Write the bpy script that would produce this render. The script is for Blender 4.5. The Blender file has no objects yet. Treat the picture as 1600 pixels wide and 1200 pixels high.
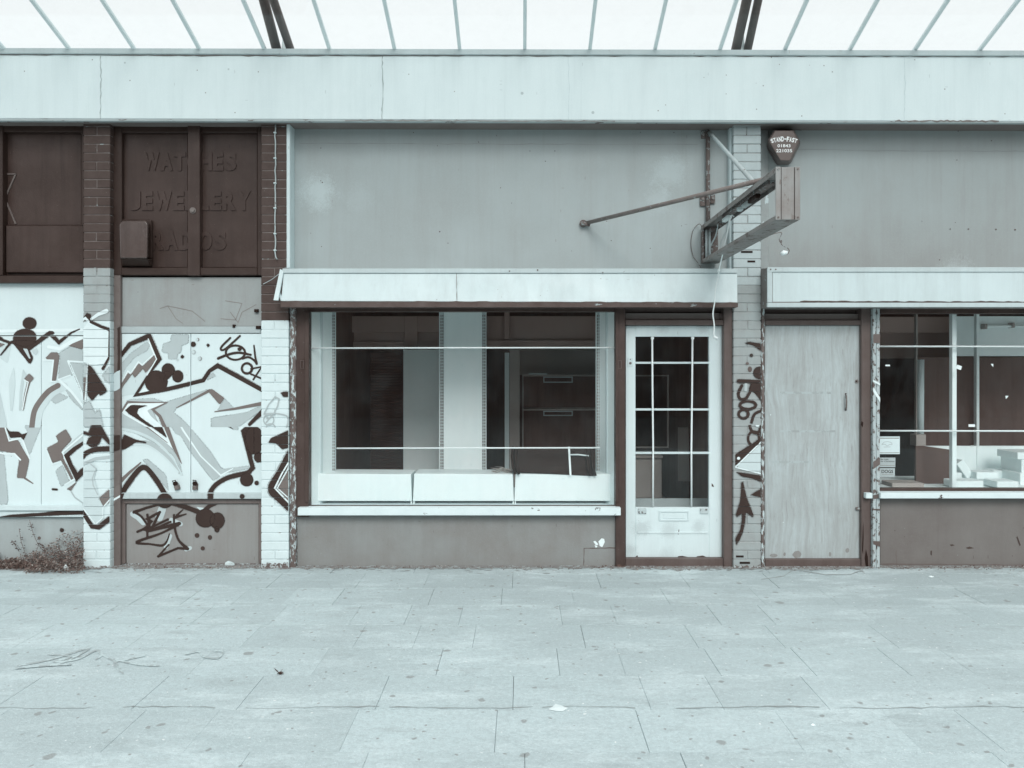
import bpy, bmesh, math, random
from mathutils import Vector, Matrix
from mathutils.geometry import tessellate_polygon

random.seed(7)
SC = bpy.context.scene
COL = SC.collection
R = math.radians

# ------------------------------------------------------------------ camera
F, D, H = 1180.0, 6.351, 1.685          # focal length in photo pixels, distance to the pillar faces, eye height
CX, CY = 815.0, 575.0                   # where lines running straight away from the camera meet
cam = bpy.data.cameras.new('camera')
cam.sensor_width = 36.0
cam.lens = 36.0 * F / 1600.0
cam.shift_x = -(CX - 800.0) / 1600.0
cam.shift_y = -(600.0 - CY) / 1600.0
cam.clip_end = 2000.0
cam.clip_start = 0.05
co = bpy.data.objects.new('camera', cam)
COL.objects.link(co)
co.location = (0, -D, H)
co.rotation_euler = (R(90), 0, 0)
SC.camera = co

# ------------------------------------------------------------------ daylight
SUN_EL, SUN_AZ = 37.0, 8.0             # overcast brightness comes from the street side, a little from the right
W = bpy.data.worlds.new('World')
SC.world = W
W.use_nodes = True
nt = W.node_tree
bg = nt.nodes['Background']
sky = nt.nodes.new('ShaderNodeTexSky')
sky.sky_type = 'NISHITA'
sky.sun_disc = False
sky.sun_elevation = R(SUN_EL)
sky.sun_rotation = R(180 - SUN_AZ)
sky.air_density = 1.0
sky.dust_density = 3.0
hs = nt.nodes.new('ShaderNodeHueSaturation')
hs.inputs['Saturation'].default_value = 0.115
mx = nt.nodes.new('ShaderNodeMix')
mx.data_type = 'RGBA'
mx.inputs['Factor'].default_value = 0.6
mx.inputs['B'].default_value = (10.7, 11.0, 11.0, 1)   # even cloud layer
nt.links.new(sky.outputs['Color'], hs.inputs['Color'])
nt.links.new(hs.outputs['Color'], mx.inputs['A'])
nt.links.new(mx.outputs['Result'], bg.inputs['Color'])
bg.inputs['Strength'].default_value = 0.12
sl = bpy.data.lights.new('sun', 'SUN')
sl.energy = 1.5
sl.angle = R(24)
sl.color = (1.0, 0.985, 0.96)
so = bpy.data.objects.new('sun', sl)
COL.objects.link(so)
sd = Vector((math.sin(R(SUN_AZ)) * math.cos(R(SUN_EL)), -math.cos(R(SUN_AZ)) * math.cos(R(SUN_EL)), math.sin(R(SUN_EL))))
so.rotation_euler = sd.to_track_quat('Z', 'Y').to_euler()
so.location = (3, -8, 9)
SC.view_settings.view_transform = 'Standard'
SC.view_settings.look = 'None'
SC.view_settings.exposure = 0.09
SC.view_settings.gamma = 1.0
SC.view_settings.use_curve_mapping = False
SC.cycles.max_bounces = 8
SC.cycles.transparent_max_bounces = 16

# ------------------------------------------------------------------ helpers
TONES = [(0, (14, 8, 7)), (35, (46, 32, 27)), (50, (61, 47, 42)), (65, (76, 62, 58)), (85, (94, 83, 80)), (105, (112, 104, 101)),
         (125, (130, 125, 122)), (145, (144, 146, 145)), (165, (157, 168, 169)), (185, (176, 188, 190)),
         (205, (193, 209, 211)), (225, (213, 228, 230)), (240, (231, 242, 243)), (255, (252, 255, 255))]


def lin(c):
    c /= 255.0
    return c / 12.92 if c <= 0.04045 else ((c + 0.055) / 1.055) ** 2.4


def T(v, k=1.0):
    """two-tone palette of the place: brown darks, blue-grey lights"""
    v = max(0, min(255, v))
    for (a, ca), (b, cb) in zip(TONES, TONES[1:]):
        if v <= b:
            t = (v - a) / (b - a)
            return tuple(min(0.9, k * lin(ca[i] + (cb[i] - ca[i]) * t)) for i in range(3)) + (1,)


def P(px, py, Y=0.0):
    s = (D + Y) / F
    return Vector(((px - CX) * s, Y, H - (py - CY) * s))


def G(px, py, z=0.0):
    d = F * (H - z) / (py - CY)
    return Vector(((px - CX) * d / F, d - D, z))


WL = {}


def wloc(o):
    return WL.get(o.name, Vector((0, 0, 0))) if o else Vector((0, 0, 0))


class NT:
    def __init__(s, m):
        m.use_nodes = True
        s.t = m.node_tree
        s.b = s.t.nodes['Principled BSDF']

    def n(s, kind, **kw):
        o = s.t.nodes.new('ShaderNode' + kind)
        for k, v in kw.items():
            setattr(o, k, v)
        return o

    def l(s, a, b):
        s.t.links.new(a, b)

    def math(s, op, a, b=None, c=None):
        o = s.n('Math', operation=op)
        for i, v in enumerate((a, b, c)):
            if v is None:
                continue
            if isinstance(v, (int, float)):
                o.inputs[i].default_value = v
            else:
                s.l(v, o.inputs[i])
        return o.outputs[0]

    def mix(s, fac, a, b, mode='MIX'):
        o = s.n('Mix', data_type='RGBA', blend_type=mode)
        for nm, v in (('Factor', fac), ('A', a), ('B', b)):
            i = o.inputs[nm] if nm == 'Factor' else [q for q in o.inputs if q.name == nm and q.type == 'RGBA'][0]
            if isinstance(v, (int, float, tuple)):
                i.default_value = v
            else:
                s.l(v, i)
        return [q for q in o.outputs if q.type == 'RGBA'][0]

    def noise(s, vec, scale, detail=5, rough=0.6):
        o = s.n('TexNoise')
        o.inputs['Scale'].default_value = scale
        o.inputs['Detail'].default_value = detail
        o.inputs['Roughness'].default_value = rough
        s.l(vec, o.inputs['Vector'])
        return o.outputs[0]

    def mapr(s, v, a, b, c=0.0, d=1.0):
        o = s.n('MapRange')
        for i, q in enumerate((v, a, b, c, d)):
            if isinstance(q, (int, float)):
                o.inputs[i].default_value = q
            else:
                s.l(q, o.inputs[i])
        return o.outputs[0]

    def scaled(s, vec, sc, off=(0, 0, 0)):
        o = s.n('Mapping')
        o.inputs['Scale'].default_value = sc
        o.inputs['Location'].default_value = off
        s.l(vec, o.inputs['Vector'])
        return o.outputs[0]

    def specks(s, vec, scale, r, dens):
        o = s.n('TexVoronoi')
        o.inputs['Scale'].default_value = scale
        s.l(vec, o.inputs['Vector'])
        sep = s.n('SeparateColor')
        s.l(o.outputs['Color'], sep.inputs[0])
        a = s.mapr(o.outputs['Distance'], r, r * 0.7)
        b = s.math('LESS_THAN', sep.outputs[0], dens)
        return s.math('MULTIPLY', a, b)


CACHE = {}


def paint(name, v, var=6, scale=2.2, rough=0.62, bump=0.12, spk=None, spk2=None, streak=0.0, chip=None, k=1.0,
          patches=(), grain=5, metallic=0.0, wood=False, slab=False, tint=None, spec=0.35):
    key = (name, v, var, scale, rough, spk, spk2, streak, chip, k, tuple(patches), wood, slab, tint, spec)
    if key in CACHE:
        return CACHE[key]
    m = bpy.data.materials.new(name)

    def TT(vv, kk=1.0):
        c_ = T(vv, kk)
        return tuple(min(.9, c_[i] * tint[i]) for i in range(3)) + (1,) if tint else c_
    q = NT(m)
    pos = q.n('NewGeometry').outputs['Position']
    n1 = q.mapr(q.noise(pos, scale, 7, 0.62), 0.3, 0.7)
    c = q.mix(n1, TT(v - var, k), TT(v + var, k))
    g = q.mapr(q.noise(pos, 70, 3, 0.7), 0.3, 0.7)
    c = q.mix(q.math('MULTIPLY', g, 0.5), c, q.mix(g, TT(v - grain * 2, k), TT(v + grain, k)))
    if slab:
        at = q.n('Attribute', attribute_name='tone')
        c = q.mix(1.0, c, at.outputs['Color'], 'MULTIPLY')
        big = q.mapr(q.noise(pos, 0.55, 6, 0.6), 0.35, 0.68)
        c = q.mix(q.math('MULTIPLY', big, 0.65), c, TT(v - 32, k))
        pat = q.mapr(q.noise(q.scaled(pos, (0.7, 2.2, 1)), 1.5, 9, 0.74), 0.50, 0.64)
        c = q.mix(q.math('MULTIPLY', pat, 0.6), c, TT(v + 20, k))
        pat = q.mapr(q.noise(q.scaled(pos, (0.9, 2.2, 1), (7, 3, 0)), 2.1, 9, 0.76), 0.53, 0.67)
        c = q.mix(q.math('MULTIPLY', pat, 0.62), c, TT(v - 38, k))
        sand = q.mapr(q.noise(pos, 38, 5, 0.85), 0.42, 0.62)
        c = q.mix(q.math('MULTIPLY', sand, 0.36), c, TT(v - 44, k))
        sand = q.mapr(q.noise(q.scaled(pos, (1, 1, 1), (4, 4, 4)), 95, 3, 0.8), 0.58, 0.68)
        c = q.mix(q.math('MULTIPLY', sand, 0.55), c, TT(v + 28, k))
        for sc_, r_, dn_, dv_ in ((2.3, 0.075, 0.42, 66), (4.7, 0.11, 0.36, 66), (11, 0.17, 0.20, 66), (19, 0.18, 0.16, 70), (27, 0.16, 0.10, -36)):
            wob = q.n('VectorMath', operation='ADD')
            nz = q.n('TexNoise')
            nz.inputs['Scale'].default_value = 14
            q.l(pos, nz.inputs['Vector'])
            scl = q.n('VectorMath', operation='SCALE')
            scl.inputs['Scale'].default_value = 0.05
            q.l(nz.outputs['Color'], scl.inputs[0])
            q.l(pos, wob.inputs[0])
            q.l(scl.outputs[0], wob.inputs[1])
            f = q.specks(q.scaled(wob.outputs[0], (1, 1, 0)), sc_, r_, dn_)
            c = q.mix(q.math('MULTIPLY', f, 0.72), c, TT(v - dv_, k))
    if wood:
        nz = q.n('TexNoise')
        nz.inputs['Scale'].default_value = 2.6
        nz.inputs['Detail'].default_value = 3
        q.l(q.scaled(pos, (1, 1, .5)), nz.inputs['Vector'])
        sub = q.n('VectorMath', operation='MULTIPLY_ADD')
        q.l(nz.outputs['Color'], sub.inputs[0])
        sub.inputs[1].default_value = (.16, .16, .16)
        q.l(pos, sub.inputs[2])
        wp_ = sub.outputs[0]
        f = q.mapr(q.noise(q.scaled(wp_, (26, 26, 0.9)), 1.0, 7, 0.72), 0.36, 0.64)
        c = q.mix(q.math('MULTIPLY', f, 0.6), TT(v + 14, k), TT(v - 26, k))
        f2 = q.mapr(q.noise(q.scaled(wp_, (75, 75, 2.2), (3, 1, 2)), 1.0, 6, 0.8), 0.55, 0.68)
        c = q.mix(q.math('MULTIPLY', f2, 0.6), c, TT(v - 50, k))
        bl = q.mapr(q.noise(q.scaled(pos, (1.4, 1, .8), (2, 0, 6)), 2.2, 7, 0.7), 0.40, 0.66)
        c = q.mix(q.math('MULTIPLY', bl, 0.5), c, TT(v - 24, k))
        bl = q.mapr(q.noise(q.scaled(wp_, (9, 9, .5), (2, 0, 1)), 1.3, 7, 0.75), 0.55, 0.7)
        c = q.mix(q.math('MULTIPLY', bl, 0.5), c, TT(v + 26, k))
    if streak:
        f = q.mapr(q.noise(q.scaled(pos, (7, 7, 0.45)), 1.6, 6, 0.7), 0.46, 0.72)
        c = q.mix(q.math('MULTIPLY', f, streak), c, TT(v - 30, k))
        f = q.mapr(q.noise(q.scaled(pos, (22, 22, 0.7), (1, 7, 3)), 1.0, 5, 0.7), 0.60, 0.74)
        c = q.mix(q.math('MULTIPLY', f, streak * 0.8), c, TT(v - 34, k))
        f = q.mapr(q.noise(q.scaled(pos, (3, 3, 1.3), (5, 2, 9)), 1.1, 8, 0.75), 0.50, 0.72)
        c = q.mix(q.math('MULTIPLY', f, streak * 1.2), c, TT(v - 20, k))
    if streak and not wood:
        f = q.specks(q.scaled(pos, (1, 1, .22)), 24, .10, .09)
        c = q.mix(q.math('MULTIPLY', f, .5), c, TT(v - 44, k))
        f = q.specks(q.scaled(pos, (.3, 1, 1), (3, 1, 4)), 19, .09, .06)
        c = q.mix(q.math('MULTIPLY', f, .5), c, TT(v - 34, k))
    for (x, y, z, r, pv, st) in patches:
        vd = q.n('VectorMath', operation='DISTANCE')
        q.l(pos, vd.inputs[0])
        vd.inputs[1].default_value = (x, y, z)
        f = q.mapr(vd.outputs['Value'], r, r * 0.15)
        f = q.math('ADD', f, q.math('MULTIPLY_ADD', q.noise(pos, 9, 8, 0.85), 1.5, -0.95))
        f = q.mapr(q.math('ADD', f, q.math('MULTIPLY_ADD', q.noise(pos, 110, 2, 0.7), 1.0, -0.5)), 0.25, 0.75)
        c = q.mix(q.math('MULTIPLY', f, st), c, TT(pv, k))
    for sp in (spk, spk2):
        if sp:
            f = q.specks(pos, sp[1], sp[2], sp[3])
            c = q.mix(f, c, TT(sp[0], k))
    h = n1
    if chip:
        nz = q.noise(q.scaled(pos, chip[3] if len(chip) > 3 else (1, 1, 1)), chip[2], 9, 0.68)
        f = q.mapr(nz, chip[1], chip[1] + 0.015)
        c = q.mix(f, c, TT(chip[0], k))
        h = q.math('MULTIPLY_ADD', f, -0.8, n1)
    q.l(c, q.b.inputs['Base Color'])
    rr = q.mapr(q.noise(pos, 5, 4), 0.3, 0.7, max(0.05, rough - 0.12), min(1, rough + 0.12))
    q.l(rr, q.b.inputs['Roughness'])
    q.b.inputs['Metallic'].default_value = metallic
    q.b.inputs['Specular IOR Level'].default_value = spec
    if bump:
        b = q.n('Bump')
        b.inputs['Strength'].default_value = bump
        b.inputs['Distance'].default_value = 0.01
        hh = q.math('ADD', q.math('MULTIPLY', h, 0.6), q.math('MULTIPLY', q.noise(pos, 85, 4, 0.7), 0.5))
        q.l(hh, b.inputs['Height'])
        q.l(b.outputs[0], q.b.inputs['Normal'])
    CACHE[key] = m
    return m


def glass(name, f0=0.05, tint=(0.93, 0.955, 0.95, 1), dirt=0.03):
    m = bpy.data.materials.new(name)
    q = NT(m)
    q.t.nodes.remove(q.b)
    out = q.t.nodes['Material Output']
    tr = q.n('BsdfTransparent')
    tr.inputs[0].default_value = tint
    gl = q.n('BsdfGlossy')
    gl.inputs['Roughness'].default_value = 0.0
    gl.inputs['Color'].default_value = (0.93, 0.97, 0.97, 1)
    lw = q.n('LayerWeight')
    lw.inputs['Blend'].default_value = 0.5
    sch = q.math('MULTIPLY_ADD', q.math('POWER', lw.outputs['Facing'], 5), 1 - f0, f0)
    ms = q.n('MixShader')
    q.l(sch, ms.inputs[0])
    q.l(tr.outputs[0], ms.inputs[1])
    q.l(gl.outputs[0], ms.inputs[2])
    df = q.n('BsdfDiffuse')
    df.inputs[0].default_value = T(200)
    pos = q.n('NewGeometry').outputs['Position']
    f = q.mapr(q.noise(q.scaled(pos, (3, 3, 2)), 2.0, 8, 0.75), 0.45, 0.8, dirt * 0.3, dirt * 2)
    m2 = q.n('MixShader')
    q.l(f, m2.inputs[0])
    q.l(ms.outputs[0], m2.inputs[1])
    q.l(df.outputs[0], m2.inputs[2])
    q.l(m2.outputs[0], out.inputs['Surface'])
    return m


class MB:
    """collects shapes and links them as ONE mesh object"""
    def __init__(s):
        s.bm = bmesh.new()

    def face(s, pts, m=0):
        f = s.bm.faces.new([s.bm.verts.new(p) for p in pts])
        f.material_index = m
        return f

    def hexa(s, a, b, m=0):
        """a, b: two loops of n points (front loop seen counter-clockwise or not, normals are recalculated)"""
        va = [s.bm.verts.new(p) for p in a]
        vb = [s.bm.verts.new(p) for p in b]
        n = len(va)
        fs = [s.bm.faces.new(va), s.bm.faces.new(list(reversed(vb)))]
        for i in range(n):
            fs.append(s.bm.faces.new((va[i], vb[i], vb[(i + 1) % n], va[(i + 1) % n])))
        for f in fs:
            f.material_index = m
        bmesh.ops.recalc_face_normals(s.bm, faces=fs)
        return fs

    def box(s, x0, x1, y0, y1, z0, z1, m=0):
        return s.hexa([(x0, y0, z0), (x1, y0, z0), (x1, y0, z1), (x0, y0, z1)],
                      [(x0, y1, z0), (x1, y1, z0), (x1, y1, z1), (x0, y1, z1)], m)

    def pbox(s, px0, py0, px1, py1, Yf, Yb, m=0):
        a, b = P(px0, py1, Yf), P(px1, py0, Yf)
        return s.box(a.x, b.x, Yf, Yb, a.z, b.z, m)

    def prism(s, pts, Yf, Yb, m=0):
        a = [P(x, y, Yf) for x, y in pts]
        return s.hexa(a, [(p.x, Yb, p.z) for p in a], m)

    def frame(s, px0, py0, px1, py1, w, Yf, Yb, m=0):
        s.pbox(px0, py0, px0 + w, py1, Yf, Yb, m)
        s.pbox(px1 - w, py0, px1, py1, Yf, Yb, m)
        s.pbox(px0 + w, py0, px1 - w, py0 + w, Yf, Yb, m)
        s.pbox(px0 + w, py1 - w, px1 - w, py1, Yf, Yb, m)

    def poly(s, pts, m=0):
        vs = [s.bm.verts.new(p) for p in pts]
        for t in tessellate_polygon([[Vector(p) for p in pts]]):
            try:
                f = s.bm.faces.new([vs[i] for i in t])
                f.material_index = m
            except ValueError:
                pass

    def disc(s, c, r, n=12, m=0, axis='Y', depth=0.004):
        ring = []
        for i in range(n):
            a = 2 * math.pi * i / n
            d = Vector((math.cos(a) * r, 0, math.sin(a) * r)) if axis == 'Y' else Vector((math.cos(a) * r, math.sin(a) * r, 0))
            ring.append(Vector(c) + d)
        o = Vector((0, -depth, 0)) if axis == 'Y' else Vector((0, 0, depth))
        s.hexa(ring, [p + o for p in ring], m)

    def tube(s, pts, r, n=8, m=0):
        pts = [Vector(p) for p in pts]
        rings = []
        for i, p in enumerate(pts):
            d = (pts[min(i + 1, len(pts) - 1)] - pts[max(i - 1, 0)]).normalized()
            u = d.cross(Vector((0, 0, 1)) if abs(d.z) < 0.9 else Vector((1, 0, 0))).normalized()
            w = d.cross(u)
            rr = r[i] if isinstance(r, (list, tuple)) else r
            rings.append([s.bm.verts.new(p + (u * math.cos(2 * math.pi * j / n) + w * math.sin(2 * math.pi * j / n)) * rr) for j in range(n)])
        fs = []
        for a, b in zip(rings, rings[1:]):
            for j in range(n):
                fs.append(s.bm.faces.new((a[j], a[(j + 1) % n], b[(j + 1) % n], b[j])))
        fs.append(s.bm.faces.new(rings[0]))
        fs.append(s.bm.faces.new(list(reversed(rings[-1]))))
        for f in fs:
            f.material_index = m
            f.smooth = True
        bmesh.ops.recalc_face_normals(s.bm, faces=fs)

    def bar(s, a, b, w, h, m=0):
        """rectangular bar from a to b; w across, h along the up side"""
        a, b = Vector(a), Vector(b)
        d = (b - a).normalized()
        u = d.cross(Vector((0, 0, 1)))
        u = u.normalized() if u.length > 1e-4 else Vector((1, 0, 0))
        v = u.cross(d)
        q = [(-w / 2, -h / 2), (w / 2, -h / 2), (w / 2, h / 2), (-w / 2, h / 2)]
        s.hexa([a + u * i + v * j for i, j in q], [b + u * i + v * j for i, j in q], m)

    def text(s, body, px0, py0, px1, py1, Y, m=0, extrude=0.0, offset=0.0, xf=None):
        cu = bpy.data.curves.new('lettering', 'FONT')
        cu.body = body
        cu.extrude = extrude
        cu.offset = offset
        cu.resolution_u = 3
        ob = bpy.data.objects.new('lettering', cu)
        COL.objects.link(ob)
        me = bpy.data.meshes.new_from_object(ob.evaluated_get(bpy.context.evaluated_depsgraph_get()))
        bpy.data.objects.remove(ob)
        bpy.data.curves.remove(cu)
        xs = [v.co.x for v in me.vertices]
        ys = [v.co.y for v in me.vertices]
        x0, x1, y0, y1 = min(xs), max(xs), min(ys), max(ys)
        vs = []
        for v in me.vertices:
            u, w = (v.co.x - x0) / (x1 - x0), (v.co.y - y0) / (y1 - y0)
            px, py = px0 + (px1 - px0) * u, py1 + (py0 - py1) * w
            if xf:
                px, py = xf(u, w)
            p = P(px, py, Y)
            vs.append(s.bm.verts.new((p.x, p.y - v.co.z, p.z)))
        for f in me.polygons:
            try:
                nf = s.bm.faces.new([vs[i] for i in f.vertices])
                nf.material_index = m
            except ValueError:
                pass
        bpy.data.meshes.remove(me)

    def build(s, name, mats, parent=None, bevel=0.0, seg=1, props=None):
        bmesh.ops.remove_doubles(s.bm, verts=[v for v in s.bm.verts if not v.link_faces], dist=0)
        off = wloc(parent)
        loc = Vector((0, 0, 0))
        if parent is None:
            vs = [v.co for v in s.bm.verts]
            loc = Vector(((min(v.x for v in vs) + max(v.x for v in vs)) / 2, (min(v.y for v in vs) + max(v.y for v in vs)) / 2, min(v.z for v in vs)))
            off = loc
        bmesh.ops.translate(s.bm, verts=s.bm.verts, vec=-off)
        me = bpy.data.meshes.new(name)
        s.bm.to_mesh(me)
        s.bm.free()
        for m in (mats if isinstance(mats, (list, tuple)) else [mats]):
            me.materials.append(m)
        o = bpy.data.objects.new(name, me)
        COL.objects.link(o)
        o.location = loc
        WL[o.name] = off
        if parent:
            o.parent = parent
        if bevel:
            b = o.modifiers.new('bevel', 'BEVEL')
            b.width = bevel
            b.segments = seg
            b.limit_method = 'ANGLE'
            b.angle_limit = R(35)
        for k_, v_ in (props or {}).items():
            o[k_] = v_
        return o


def thing(name, label, cat, loc, group=None):
    o = bpy.data.objects.new(name, None)
    o.empty_display_size = 0.1
    COL.objects.link(o)
    o.location = loc
    WL[o.name] = Vector(loc)
    o['label'] = label
    o['category'] = cat
    if group:
        o['group'] = group
    return o


def tag(o, label, cat, group=None):
    o['label'] = label
    o['category'] = cat
    if group:
        o['group'] = group
    return o


def part(name, mats, parent, *boxes, bevel=0.003):
    b = MB()
    for q in boxes:
        b.pbox(*q)
    return b.build(name, mats, parent, bevel)


def smooth(pts, n=6):
    out = []
    q = [pts[0]] + list(pts) + [pts[-1]]
    for i in range(1, len(q) - 2):
        p0, p1, p2, p3 = (Vector(a) for a in q[i - 1:i + 3])
        for j in range(n):
            t = j / n
            out.append(0.5 * ((2 * p1) + (p2 - p0) * t + (2 * p0 - 5 * p1 + 4 * p2 - p3) * t * t + (3 * p1 - p0 - 3 * p2 + p3) * t ** 3))
    out.append(Vector(pts[-1]))
    return [(p.x, p.y) for p in out]


def stroke(bm_, pts, w, place, m):
    """flat painted stroke along pts (2-D), w a width or list of widths, place(x, y) -> 3-D point"""
    n = len(pts)
    if isinstance(w, (list, tuple)):
        ws = []
        for i in range(n):
            k = i / max(1, n - 1) * (len(w) - 1)
            j = min(int(k), len(w) - 2)
            ws.append(w[j] + (w[j + 1] - w[j]) * (k - j))
    else:
        ws = [w] * n
    L, Rr = [], []
    dirs = []
    for i in range(n - 1):
        d = Vector((pts[i + 1][0] - pts[i][0], pts[i + 1][1] - pts[i][1]))
        dirs.append(d.normalized() if d.length else Vector((1, 0)))
    for i in range(n):
        a = dirs[max(0, i - 1)]
        b = dirs[min(n - 2, i)]
        na, nb = Vector((-a.y, a.x)), Vector((-b.y, b.x))
        t = (na + nb)
        t = t.normalized() if t.length > 1e-3 else nb
        k = 1 / max(0.45, t.dot(nb))
        p = Vector(pts[i])
        L.append(p + t * (ws[i] / 2 * k))
        Rr.append(p - t * (ws[i] / 2 * k))
    bm = bm_.bm
    vl = [bm.verts.new(place(p.x, p.y)) for p in L]
    vr = [bm.verts.new(place(p.x, p.y)) for p in Rr]
    for i in range(n - 1):
        f = bm.faces.new((vl[i], vr[i], vr[i + 1], vl[i + 1]))
        f.material_index = m
    for (p, d, e0, e1, ww) in ((Vector(pts[0]), -dirs[0], vl[0], vr[0], ws[0]), (Vector(pts[-1]), dirs[-1], vr[-1], vl[-1], ws[-1])):
        nn = Vector((-d.y, d.x))
        ring = [e0]
        cand = []
        for j in range(1, 6):
            a = math.pi * j / 6
            cand.append(p + (nn * math.cos(a) + d * math.sin(a)) * (ww / 2))
        first = place(cand[0].x, cand[0].y)
        if (Vector(first) - e0.co).length > (Vector(first) - e1.co).length:
            cand.reverse()
        ring += [bm.verts.new(place(c.x, c.y)) for c in cand] + [e1]
        try:
            f = bm.faces.new(ring)
            f.material_index = m
        except ValueError:
            pass


def spray(v):
    if isinstance(v, str):
        if v not in CACHE:
            m = bpy.data.materials.new('overspray')
            q = NT(m)
            q.b.inputs['Base Color'].default_value = T(float(v[4:] or 56))
            q.b.inputs['Roughness'].default_value = .8
            pos = q.n('NewGeometry').outputs['Position']
            q.l(q.mapr(q.math('ADD', q.noise(pos, 160, 2, .8), q.math('MULTIPLY_ADD', q.noise(pos, 7, 4), .6, -.3)), .42, .72, 0, .75), q.b.inputs['Alpha'])
            CACHE[v] = m
        return CACHE[v]
    return paint('spray_paint', v, 6 if v > 80 else 4, 3, 0.55, 0.08, grain=4, streak=.12)


def chaikin(pts, t=.09):
    out = []
    for i, p in enumerate(pts):
        a, b = pts[i - 1], pts[(i + 1) % len(pts)]
        out.append((p[0] + (a[0] - p[0]) * t, p[1] + (a[1] - p[1]) * t))
        out.append((p[0] + (b[0] - p[0]) * t, p[1] + (b[1] - p[1]) * t))
    return out


def graffiti(host, Y, tf, clip, shapes, name='graffiti', joints=False):
    """painted shapes lying on a host board: (level, tone, kind, data, width)"""
    mb = MB()
    shapes = [(0.4, 'haze', q[2], q[3], (q[4] * 1.75 if isinstance(q[4], (int, float)) else [u * 1.75 for u in q[4]])) for q in shapes if q[1] == DK and q[2] in 'lcr' and len(q) > 4] + [(q[0], q[1], 'p', chaikin(q[3])) if q[2] == 'p' else q for q in shapes]
    edge = 1.9 / abs(tf(1, 0)[0] - tf(0, 0)[0])
    soft = []
    for q in shapes:
        if q[1] in (DK, MD, LT) and q[2] == 'p':
            soft.append((q[0] - .3, 'haze%d' % q[1], 'l', list(q[3]) + [q[3][0]], edge * (1.5 if joints else 1)))
        elif q[1] in (DK, MD, LT) and q[2] == 'e':
            soft.append((q[0] - .3, 'haze%d' % q[1], 'r', q[3], edge))
    shapes += soft
    tones = sorted({q[1] for q in shapes}, key=str)
    for i, q in enumerate(shapes):
        lv, tone, kind, data = q[:4]
        w = q[4] if len(q) > 4 else 10
        Yi = Y - 0.0012 - lv * 0.0006 - i * 0.00003
        sx = tf(1, 0)[0] - tf(0, 0)[0]

        cnt = [0]

        def place(x, y, Yi=Yi, cnt=cnt):
            a = tf(x, y)
            p = P(a[0], a[1], Y)
            cnt[0] += 1
            return Vector((p.x, Yi - cnt[0] * 6e-7, p.z))
        m = tones.index(tone)
        if kind == 'p':
            mb.poly([place(*p) for p in data], m)
        elif kind == 'e':
            cx, cy, rx, ry = data
            mb.poly([place(cx + rx * math.cos(a * math.pi / 14), cy + ry * math.sin(a * math.pi / 14)) for a in range(28)], m)
        if tone == DK and isinstance(w, (int, float)):
            w = w * 1.28
        elif tone == DK:
            w = [u * 1.28 for u in w]
        if kind == 'l':
            stroke(mb, data, w, place, m)
        elif kind == 'c':
            stroke(mb, smooth(data), w, place, m)
        elif kind == 'r':
            cx, cy, rx, ry = data
            stroke(mb, [(cx + rx * math.cos(a * math.pi / 12), cy + ry * math.sin(a * math.pi / 12)) for a in range(25)], w, place, m)
    a, b = P(clip[0], clip[3], Y), P(clip[2], clip[1], Y)
    for co_, no in (((a.x, 0, 0), (-1, 0, 0)), ((b.x, 0, 0), (1, 0, 0)), ((0, 0, a.z), (0, 0, -1)), ((0, 0, b.z), (0, 0, 1))):
        bmesh.ops.bisect_plane(mb.bm, geom=mb.bm.verts[:] + mb.bm.edges[:] + mb.bm.faces[:], plane_co=co_, plane_no=no, clear_outer=True)
    if joints:                           # paint does not bridge the mortar joints
        z = 0.004
        while z < 4:
            for zz, up in ((z + .0698, 1), (z + .0733, -1)):
                bmesh.ops.bisect_plane(mb.bm, geom=mb.bm.verts[:] + mb.bm.edges[:] + mb.bm.faces[:], plane_co=(0, 0, zz), plane_no=(0, 0, 1))
            z += .0743
        dead = [f for f in mb.bm.faces if (f.calc_center_median().z - .004) % .0743 > .0698 + 1e-4 and (f.calc_center_median().z - .004) % .0743 < .0732]
        bmesh.ops.delete(mb.bm, geom=dead, context='FACES')
    return mb.build(name, [spray(t) for t in tones], host)


def crack(host, pts, Y, v, w=2.0, jit=1.0, name='crack', step=9):
    """thin jagged line on a wall"""
    mb = MB()
    q = []
    for (x0, y0), (x1, y1) in zip(pts, pts[1:]):
        n = max(1, int(math.hypot(x1 - x0, y1 - y0) / step))
        for i in range(n):
            t = i / n
            q.append((x0 + (x1 - x0) * t + random.uniform(-jit, jit), y0 + (y1 - y0) * t + random.uniform(-jit, jit)))
    q.append(pts[-1])
    ws = [w * random.uniform(0.3, 1.2) for _ in q]

    def place(x, y):
        p = P(x, y, Y)
        return Vector((p.x, Y - 0.0015, p.z))
    stroke(mb, q, ws, place, 0)
    return mb.build(name, paint('crack', v, 8, 20, 0.9, 0), host)


# ------------------------------------------------------------------ materials of the place
M = {}
M['fascia'] = paint('white_fascia_paint', 231, 4, 1.3, 0.6, 0.05, spk=(150, 16, 0.10, 0.16), spk2=(190, 7, 0.10, 0.16), streak=0.22)
M['fascia_trim'] = paint('fascia_trim', 196, 8, 3, 0.55, 0.15, streak=0.3, chip=(120, 0.68, 9))
M['lip'] = paint('fascia_lip', 172, 12, 4, 0.7, 0.3, chip=(95, 0.60, 10, (0.6, 1, 4)))
M['soffit'] = paint('soffit', 112, 10, 3, 0.8, 0.1)
M['brown'] = paint('brown_gloss_paint', 54, 10, 3, 0.42, 0.2, spk=(95, 40, 0.10, 0.10), streak=0.35, chip=(100, 0.735, 16))
M['brown_dark'] = paint('brown_frame_paint', 44, 6, 5, 0.45, 0.15, spk=(100, 40, 0.10, 0.08))
M['brown_brick'] = paint('brown_painted_brick', 62, 9, 9, 0.6, 0.35, spk=(135, 55, 0.12, 0.05))
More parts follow.
